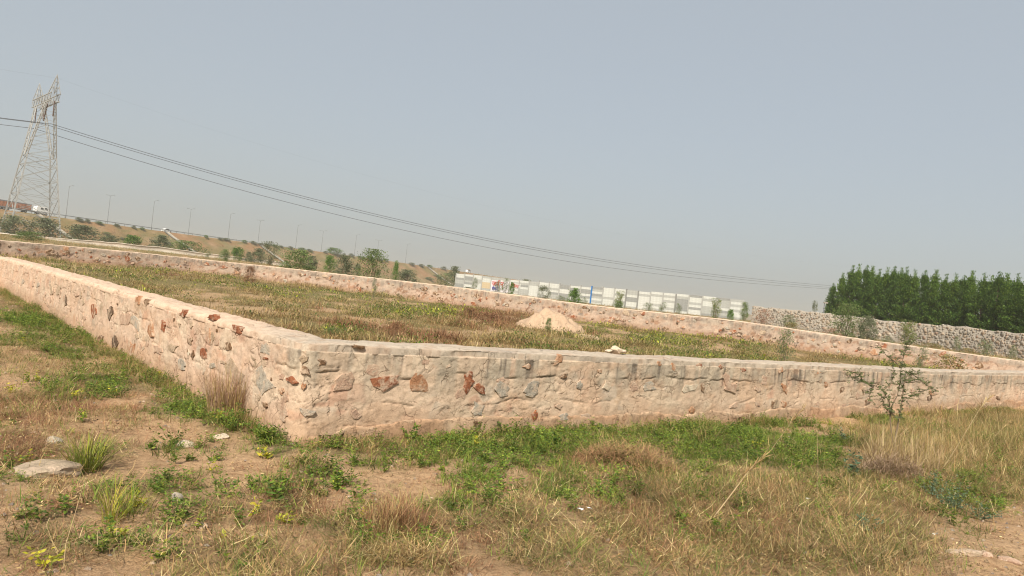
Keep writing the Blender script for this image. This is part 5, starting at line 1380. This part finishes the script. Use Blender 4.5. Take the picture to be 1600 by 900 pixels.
for k in range(4):
    (V, T, C), cc = crown(rs, 125, 8.0); C = C * np.array([[.80, .82, .85], [1.12, 1.08, .95], [.95, .95, .95], [1.3, 1.22, 1.0]])[k]; me = mesh_raw('crown', V, T, col=C); me.materials.append(MAT['leaf'])
    m = MB().tube([(0, 0, -.3), (.05, 0, 2.5), (-.03, .03, 5), (0, 0, 7.6)], .12, .03, 6)
    for h, d, Lr in cc[::4]: m.tube([np.array([0, 0, h]), np.array([0, 0, h]) + d * Lr * .9], .035, .012, 4)
    o = m.build('trunk', MAT['bark']); CR.append((me, o.data)); bpy.data.objects.remove(o); print('CROWN', len(T))
tops = [(1300, 447), (1313, 432), (1327, 421), (1337, 419), (1349, 421), (1358, 422), (1369, 427), (1381, 424), (1392, 423), (1403, 425), (1411, 424), (1424, 428), (1440, 429), (1457, 428), (1473, 435), (1488, 434), (1501, 437), (1513, 430), (1532, 434), (1543, 437), (1555, 432), (1567, 434), (1584, 435), (1597, 441), (1612, 438), (1630, 444)]
for k, (px, ty) in enumerate(tops):
    D = 99 - (px - 1300) * .108; D += [0, 1.2, -.6, .7][k % 4]
    x, y, z = at(px - 5, 459 + .1122 * (px - 800), D); d = ray(px, ty); H = EYE[2] + d[2] / d[1] * D - z
    nth = ['leftmost', 'second', 'third', 'fourth', 'fifth', 'sixth', 'seventh', 'eighth', 'ninth', 'tenth', 'eleventh', 'twelfth', 'thirteenth', 'fourteenth', 'fifteenth', 'sixteenth', 'seventeenth', 'eighteenth', 'nineteenth', 'twentieth', 'twenty-first', 'twenty-second', 'twenty-third', 'twenty-fourth'][k] if k < 24 else None
    lb = ('dark green feathery tree, %s in the row' % (nth if k == 0 else nth + ' from the left')) if nth else 'dark green pointed feathery tree in the dense row behind the rubble wall'
    e = empty('tree', (x, y, z), rs.uniform(0, 6.28), lb, 'tree', 'dense row of trees behind the rubble wall')
    me, tk = CR[k % 4]; s = H / 8.0; wv = [.78, .9, 1, 1][min(k, 3)]
    for nm, mm in (('crown', me), ('trunk', tk)):
        o = bpy.data.objects.new(nm, mm); o.scale = (wv * 1.0, wv * 1.0, s); link(o, e)

# ------------------------------------------------------------------ single plants near the camera
def px_pt(px, py, D): d = ray(px, py); return EYE + d * (D / d[1])
def plant3(name, loc, fol, stem_mb, label, cat, group=None, fname='foliage'):
    e = empty(name, loc, 0, label, cat, group); L0 = np.array(loc)
    V, T, C = fol; mobj(fname, V - L0, T, MAT['leaf'], e, col=C)
    if stem_mb is not None:
        stem_mb.v = [tuple(np.array(p) - L0) for p in stem_mb.v]; stem_mb.build('stem', MAT['bark'], e)
    return e
# acacia sapling in front of the right wall
ra = np.random.default_rng(17)
bx, by, bz = hit(1396, 722); DA = by
LIMB = [[(1396, 722), (1394, 690), (1391, 655), (1393, 635)], [(1393, 635), (1402, 618), (1406, 600), (1408, 575), (1412, 555), (1422, 538), (1434, 528)], [(1391, 655), (1390, 630), (1380, 610), (1366, 602), (1348, 597), (1322, 586)],
        [(1398, 690), (1404, 655), (1410, 625), (1412, 600), (1420, 580), (1445, 600), (1466, 612)], [(1408, 575), (1398, 565), (1385, 556), (1376, 542)], [(1366, 602), (1358, 618), (1362, 628)], [(1410, 625), (1428, 618), (1450, 608)],
        [(1412, 600), (1425, 585), (1442, 582)], [(1412, 555), (1416, 545), (1417, 535)], [(1348, 597), (1345, 588), (1330, 580)], [(1404, 655), (1396, 648), (1385, 640), (1375, 615)], [(1380, 610), (1392, 600), (1398, 580)]]
m = MB(); parts = []
for k, L in enumerate(LIMB):
    off = [0, .05, -.1, .1, .0, -.15, .2, .1, .08, -.2, -.1, .1][k]
    P = [px_pt(px, py, DA + off * (i / max(1, len(L) - 1))) for i, (px, py) in enumerate(L)]
    m.tube(P, .010 if k in (0, 3) else .0075, .008 if k == 0 else .003, 5)
    if k == 0: continue
    P = np.array(P); sg = np.linalg.norm(np.diff(P, axis=0), axis=1); tot = sg.sum(); cs_ = np.concatenate([[0], np.cumsum(sg)])
    for s in np.arange(.10 * tot, tot * 1.0, .042):
        if k in (1, 3) and s < .2 * tot: continue
        p = np.array([np.interp(s, cs_, P[:, i]) for i in range(3)])
        for sd in (-1, 1):
            dv = ra.normal(0, 1, 3); dv[2] = dv[2] * .5 + .25; dv /= np.linalg.norm(dv); Lf = ra.uniform(.05, .13)
            if k in (1, 3) and s < .6 * tot: Lf *= .6
            tt = np.linspace(.2, 1, 9); cen = p + dv * (tt * Lf)[:, None] + np.array([0, 0, -.25]) * ((tt * Lf) ** 2)[:, None] * 5
            m.tube([p, p + dv * Lf * .95], .0022, .001, 3)
            sdv = np.cross(dv, (0, 0, 1)); parts.append(leaves(ra, np.repeat(cen, 2, 0), np.tile(np.array([sdv, -sdv]), (9, 1)), .022, np.concatenate([BRG * .85, GGB[:2] * .8]), .5, .35))
plant3('acacia_sapling', (bx, by, bz), join(parts), m, 'spindly acacia sapling with arching feathery branches before the right wall', 'sapling', fname='foliage')

def grass_clump(name, px, py, n, R, h, w, lean, bend, pal, label, cat, seed, segs=3, group=None, loc=None, mat='straw', tangled=False):
    r = np.random.default_rng(seed); x, y, z = hit(px, py) if loc is None else loc; base = None
    if tangled:
        a = r.uniform(0, 2 * PI, n); q = np.sqrt(r.random(n)) * R * (.7 + .5 * vn(np.cos(a) * 2 + 7, np.sin(a) * 2 + 7, seed)); base = np.stack([q * np.cos(a), q * np.sin(a) * .8, r.uniform(-.01, .22, n) * (r.random(n) < .5)], -1)
    V, T, C = blades(r, n, R, h, w, lean, bend, pal, segs, base=base); o = mobj(name, V, T, MAT[mat], col=C); o.location = (x, y, z); return tag(o, label, cat, group)
# dry brush fanning up at the corner
x, y = W2(-.10, 0.95); x2, y2, z2 = hit(352, 652)
grass_clump('dry_brush', 0, 0, 700, .17, (.25, .62), (.003, .006), (0, .38), (0, .22), np.concatenate([pal_((.36, .22, .16), (.42, .28, .20), (.30, .18, .12)), STRAWC[:2]]), 'pinkish brown fan of dry stalks against the left wall near the corner', 'dry plant', 1, loc=(x2, y2, z2))
x2, y2, z2 = hit(1400, 735)
grass_clump('dry_bush', 0, 0, 1500, .46, (.16, .58), (.002, .005), (0, 1.3), (-.7, .8), np.concatenate([pal_((.38, .27, .16), (.30, .20, .12), (.46, .34, .21)), STRAWC[:3]]), 'tall tan bush of dead stalks round the foot of the acacia sapling', 'dry plant', 61, loc=(x2, y2, z2), tangled=True)
x2, y2, z2 = hit(1475, 715)
grass_clump('dry_bush', 0, 0, 800, .5, (.12, .42), (.002, .0045), (.3, 1.6), (-.8, .8), np.concatenate([STRAWC, pal_((.36, .25, .15))]), 'straw coloured thicket of dead stalks right of the acacia sapling', 'dry plant', 62, loc=(x2, y2, z2), tangled=True)
x2, y2, z2 = hit(1560, 700)
grass_clump('dry_bush', 0, 0, 800, .6, (.14, .46), (.002, .0045), (.2, 1.5), (-.8, .8), np.concatenate([STRAWC, OLIVE]), 'tall golden grass thicket at the right edge before the wall', 'dry plant', 63, loc=(x2, y2, z2), tangled=True)
# hay mounds
def mound_pile(px, py, W, Dp, H, n, pal, label, seed, cat='dry grass'):
    r = np.random.default_rng(seed); x, y, z = hit(px, py); a = r.uniform(0, 2 * PI, n); q = np.sqrt(r.random(n)); bx_ = np.cos(a) * q * W / 2; by_ = np.sin(a) * q * Dp / 2
    bz_ = H * (1 - q ** 2) * r.uniform(.3, 1, n); base = np.stack([bx_, by_, bz_], -1)
    V, T, C = blades(r, n, 0, (.08, .24), (.003, .006), (.9, 1.8), (-.2, .6), pal, 2, base=base); o = mobj('hay_mound', V, T, MAT['straw'], col=C); o.location = (x, y, z); tag(o, label, cat)
mound_pile(975, 728, 1.1, .75, .26, 2200, np.concatenate([BROWNC[2:], pal_((.44, .26, .14), (.36, .19, .10)), STRAWC[:2]]), 'orange brown mound of cut dry grass amid the green weeds', 5)
mound_pile(1395, 745, .9, .5, .28, 1300, pal_((.32, .22, .15), (.26, .17, .11), (.40, .29, .20), (.45, .33, .22)), 'grey brown tangle of dead twigs under the acacia sapling', 6)
mound_pile(622, 822, .5, .35, .13, 620, np.concatenate([BROWNC, STRAWC[:2]]), 'brown tuft of dead grass in the centre foreground', 7)
mound_pile(640, 880, .55, .3, .06, 420, np.concatenate([STRAWC, STRAWC]), 'pale flattened straw patch at the bottom centre', 9)
grass_clump('dead_grass', 600, 836, 240, .12, (.14, .32), (.003, .005), (0, .75), (0, .5), np.concatenate([BROWNC[:3], STRAWC[:2]]), 'upright brown dead grass tuft left of centre foreground', 'dry grass', 12)
grass_clump('dead_grass', 645, 832, 200, .12, (.12, .28), (.003, .005), (0, .75), (0, .5), BROWNC, 'redder dead grass tuft right beside the upright one', 'dry grass', 13)
# grass tussocks at left
YG = np.concatenate([YELLOW[1:3] * .8, OLIVE[:3], GREENL[2:3]])
grass_clump('grass_tussock', 135, 728, 260, .10, (.14, .36), (.004, .007), (.1, .85), (.1, .5), YG, 'thick yellow green grass tussock beside the large grey boulder', 'grass', 14, mat='leaf')
grass_clump('grass_tussock', 172, 812, 60, .05, (.16, .36), (.003, .006), (.05, .7), (.05, .4), np.concatenate([YELLOW * .9, STRAWC[:1], OLIVE[3:]]), 'tall yellowing spiky grass tussock in the left foreground', 'grass', 15, mat='leaf')
grass_clump('grass_tussock', 205, 800, 110, .14, (.10, .28), (.003, .006), (.1, .9), (.1, .5), YG, 'thin green grass tussock right of the yellowing one', 'grass', 16, mat='leaf')
# tall single dry stalks
def stalk(pts, D0, label, seed, w=.006, tuft=True):
    w *= .62
    r = np.random.default_rng(seed); x, y, z = hit(*pts[0]); P = [px_pt(px, py, y) for px, py in pts]; P[0] = np.array([x, y, z]); m = MB().tube(P, w, w * .4, 4)
    m.v = [tuple(np.array(p) - np.array([x, y, z])) for p in m.v]
    e = empty('dry_stalk', (x, y, z), 0, label, 'stalk'); m.build('stem', MAT['straw_stem'], e)
    if tuft:
        tip = P[-1] - np.array([x, y, z]); d = tip - (P[-2] - np.array([x, y, z])); d /= np.linalg.norm(d); n = 46
        V, T, C = leaves(r, tip + d * r.uniform(-.22, .02, n)[:, None], d[None, :], .08, STRAWC, .08, .35); mobj('seed_head', V, T, MAT['straw'], e, col=C)
MAT['straw_stem'] = simple('straw_stem', (.44, .33, .19), .8, .2, 10)
stalk([(1112, 812), (1148, 765), (1170, 735), (1188, 718)], 0, 'thick pale stalk with a feathery head leaning right in the dry grass', 51, .009)
stalk([(1278, 785), (1278, 720), (1276, 655)], 0, 'thin upright pale stalk left of the acacia sapling', 52, .004, False)
stalk([(1327, 805), (1327, 740)], 0, 'short straight pale stalk before the dead twigs', 53, .005, False)
stalk([(1470, 740), (1500, 690), (1530, 640), (1545, 622)], 0, 'long slanting brown branch right of the acacia sapling', 54, .006)
stalk([(1540, 700), (1560, 675), (1582, 655)], 0, 'pale stalk leaning right near the right edge of the grass', 55, .005)
stalk([(98, 900), (103, 850), (118, 800), (133, 748)], 0, 'bare forked dry stalk near the bottom left', 56, .004, False)
stalk([(98, 890), (88, 862), (72, 820)], 0, 'left prong of dry stalk near the bottom left', 57, .003, False)
stalk([(510, 690), (508, 650), (512, 610)], 0, 'thin dry stalk rising against the right wall near the corner', 58, .003, False)
stalk([(1253, 640), (1240, 655), (1198, 712)][::-1], 0, 'curving straw stalk above the green strip', 59, .004)
stalk([(1254, 845), (1252, 812), (1262, 780)], 0, 'short crooked straw at the bottom right', 60, .004, False)
# blue green seedlings
def seedling(px, py, H, nst, leaf, nl, pal, label, name='seedling', cat='plant', spread=.8, seed=0, group=None):
    r = np.random.default_rng(seed); x, y, z = hit(px, py); V, T, C = weed(r, nst, H, spread, leaf, nl, pal, OLIVE); o = mobj(name, V, T, MAT['leaf'], col=C); o.location = (x, y, z); return tag(o, label, cat, group)
seedling(1335, 745, .34, 7, .065, 15, BLUEG, 'blue green leafy seedling left of the dead twigs', seed=1, spread=.55)
seedling(1318, 692, .22, 6, .05, 12, BLUEG, 'small blue green seedling near the green strip left of the sapling', seed=2)
seedling(1490, 795, .42, 18, .03, 32, BLUEG, 'wide feathery blue green shrub in the dry grass at right', name='low_shrub', cat='shrub', spread=1.15, seed=3)
seedling(1455, 775, .34, 12, .03, 26, BLUEG, 'smaller feathery blue green shrub left of the wide one', name='low_shrub', cat='shrub', spread=1.1, seed=4)
seedling(1530, 810, .30, 12, .028, 26, BLUEG, 'lowest feathery shrub next to the gravelly track', name='low_shrub', cat='shrub', spread=1.2, seed=5)
seedling(1350, 830, .22, 12, .028, 22, BLUEG, 'low feathery patch near the bottom right', name='low_shrub', cat='shrub', spread=1.25, seed=6)
seedling(868, 700, .20, 16, .055, 14, GREENL * .8, 'dark broad leaved weed clump at the foot of the right wall', name='leafy_weed', cat='weed', spread=1.2, seed=7)
seedling(412, 690, .26, 16, .05, 16, GREENL, 'leafy weed clump with yellow tips right at the wall corner', name='leafy_weed', cat='weed', spread=1.0, seed=8)
seedling(425, 668, .17, 5, .05, 10, YELLOW, 'bright yellow weed top before the wall corner', name='leafy_weed', cat='weed', spread=.7, seed=9)
seedling(645, 690, .22, 12, .05, 16, GREENL, 'leafy weed clump under the ledge left of the green strip', name='leafy_weed', cat='weed', spread=1.0, seed=10)
seedling(433, 782, .24, 4, .055, 15, GREENL, 'tall leafy weed left of centre in the foreground', name='leafy_weed', cat='weed', spread=.35, seed=11)
seedling(397, 800, .14, 4, .045, 7, YELLOW, 'yellow star shaped weed in the left foreground', name='leafy_weed', cat='weed', spread=1.0, seed=12)
seedling(344, 840, .10, 3, .045, 6, YELLOW, 'small yellow weed below the yellow star shaped one', name='leafy_weed', cat='weed', spread=.8, seed=13)
WE = [(270, 722), (295, 718), (335, 722), (238, 700), (262, 745), (290, 755), (345, 755), (505, 772), (527, 762), (545, 758), (512, 740), (720, 778), (755, 760), (668, 800), (575, 790), (100, 805), (88, 640), (128, 662), (245, 770), (282, 800), (310, 822), (205, 772), (450, 800), (640, 720),
      (372, 820), (35, 812), (60, 790), (160, 870), (470, 820), (690, 742), (600, 742), (560, 800), (480, 760), (395, 760), (20, 660), (45, 598), (770, 790), (895, 800), (930, 770), (1065, 815), (1100, 790), (380, 880), (560, 860), (705, 800), (250, 880), (820, 850)]
for k, (px, py) in enumerate(WE):
    seedling(px, py, float(rs.uniform(.09, .2)), 5 + k % 5, float(rs.uniform(.022, .038)), 13, [GREENL, np.concatenate([GREENL * .8, OLIVE]), np.concatenate([GREENL, YELLOW[1:2]])][k % 3], 'small green leafy weed standing on the sandy foreground', name='leafy_weed', cat='weed', spread=[.5, .9, 1.2][k % 3], seed=100 + k, group='small leafy weeds scattered over the foreground')

for k, (px, py) in enumerate([(378, 640), (345, 660), (430, 672), (330, 738), (215, 790), (445, 818), (190, 836), (75, 896), (20, 612), (60, 596), (35, 535), (115, 622), (180, 615), (292, 606), (250, 590), (495, 698), (565, 812), (740, 700), (1063, 812), (1180, 700), (412, 720), (130, 560)]):
    seedling(px, py, float(rs.uniform(.10, .17)), 4 + k % 3, float(rs.uniform(.032, .046)), 9, YELLOW, 'small weed with bright yellow leaves among the green weeds', name='yellow_weed', cat='weed', spread=.9, seed=300 + k, group='yellow leaved weeds scattered over the foreground')

# white litter scraps
rw = np.random.default_rng(3)
for px, py, lb in ((905, 808, 'small white scrap lying in the dry grass, left of centre right'), (918, 806, 'second white scrap just right of the first one'), (1262, 787, 'tiny white scrap near the thin upright stalk'), (1460, 843, 'pale bluish scrap at the edge of the gravelly track'), (205, 580, 'white scrap in weeds beside the left wall')):
    x, y, z = hit(px, py); n = 5
    V = [(rw.uniform(-.03, .03), rw.uniform(-.02, .02), rw.uniform(.01, .03)) for _ in range(7)]; V = np.array(V)
    o = mobj('paper_scrap', V, np.array([(0, 1, 2), (1, 2, 3), (2, 3, 4), (3, 4, 5), (4, 5, 6)]), MAT['white_paint']); o.location = (x, y, z + .03); tag(o, lb, 'litter')

# ------------------------------------------------------------------ the air
zb = float(gz.min()) - 1.0
hz = MB().box(-3600, 3600, -3600, 3600, zb, 46).build('haze', bpy.data.materials.new('haze'))
hm = hz.data.materials[0]; hm.use_nodes = True; hn = hm.node_tree; hn.nodes.clear()
ho = hn.nodes.new('ShaderNodeOutputMaterial'); pv = hn.nodes.new('ShaderNodeVolumePrincipled')
pv.inputs['Density'].default_value = .00055; pv.inputs['Color'].default_value = (.77, .765, .71, 1); pv.inputs['Anisotropy'].default_value = .2
hn.links.new(pv.outputs[0], ho.inputs['Volume']); tag(hz, kind='stuff')
print('TRI', TRI, sum(len(o.data.polygons) for o in sc.objects if o.type == 'MESH'))
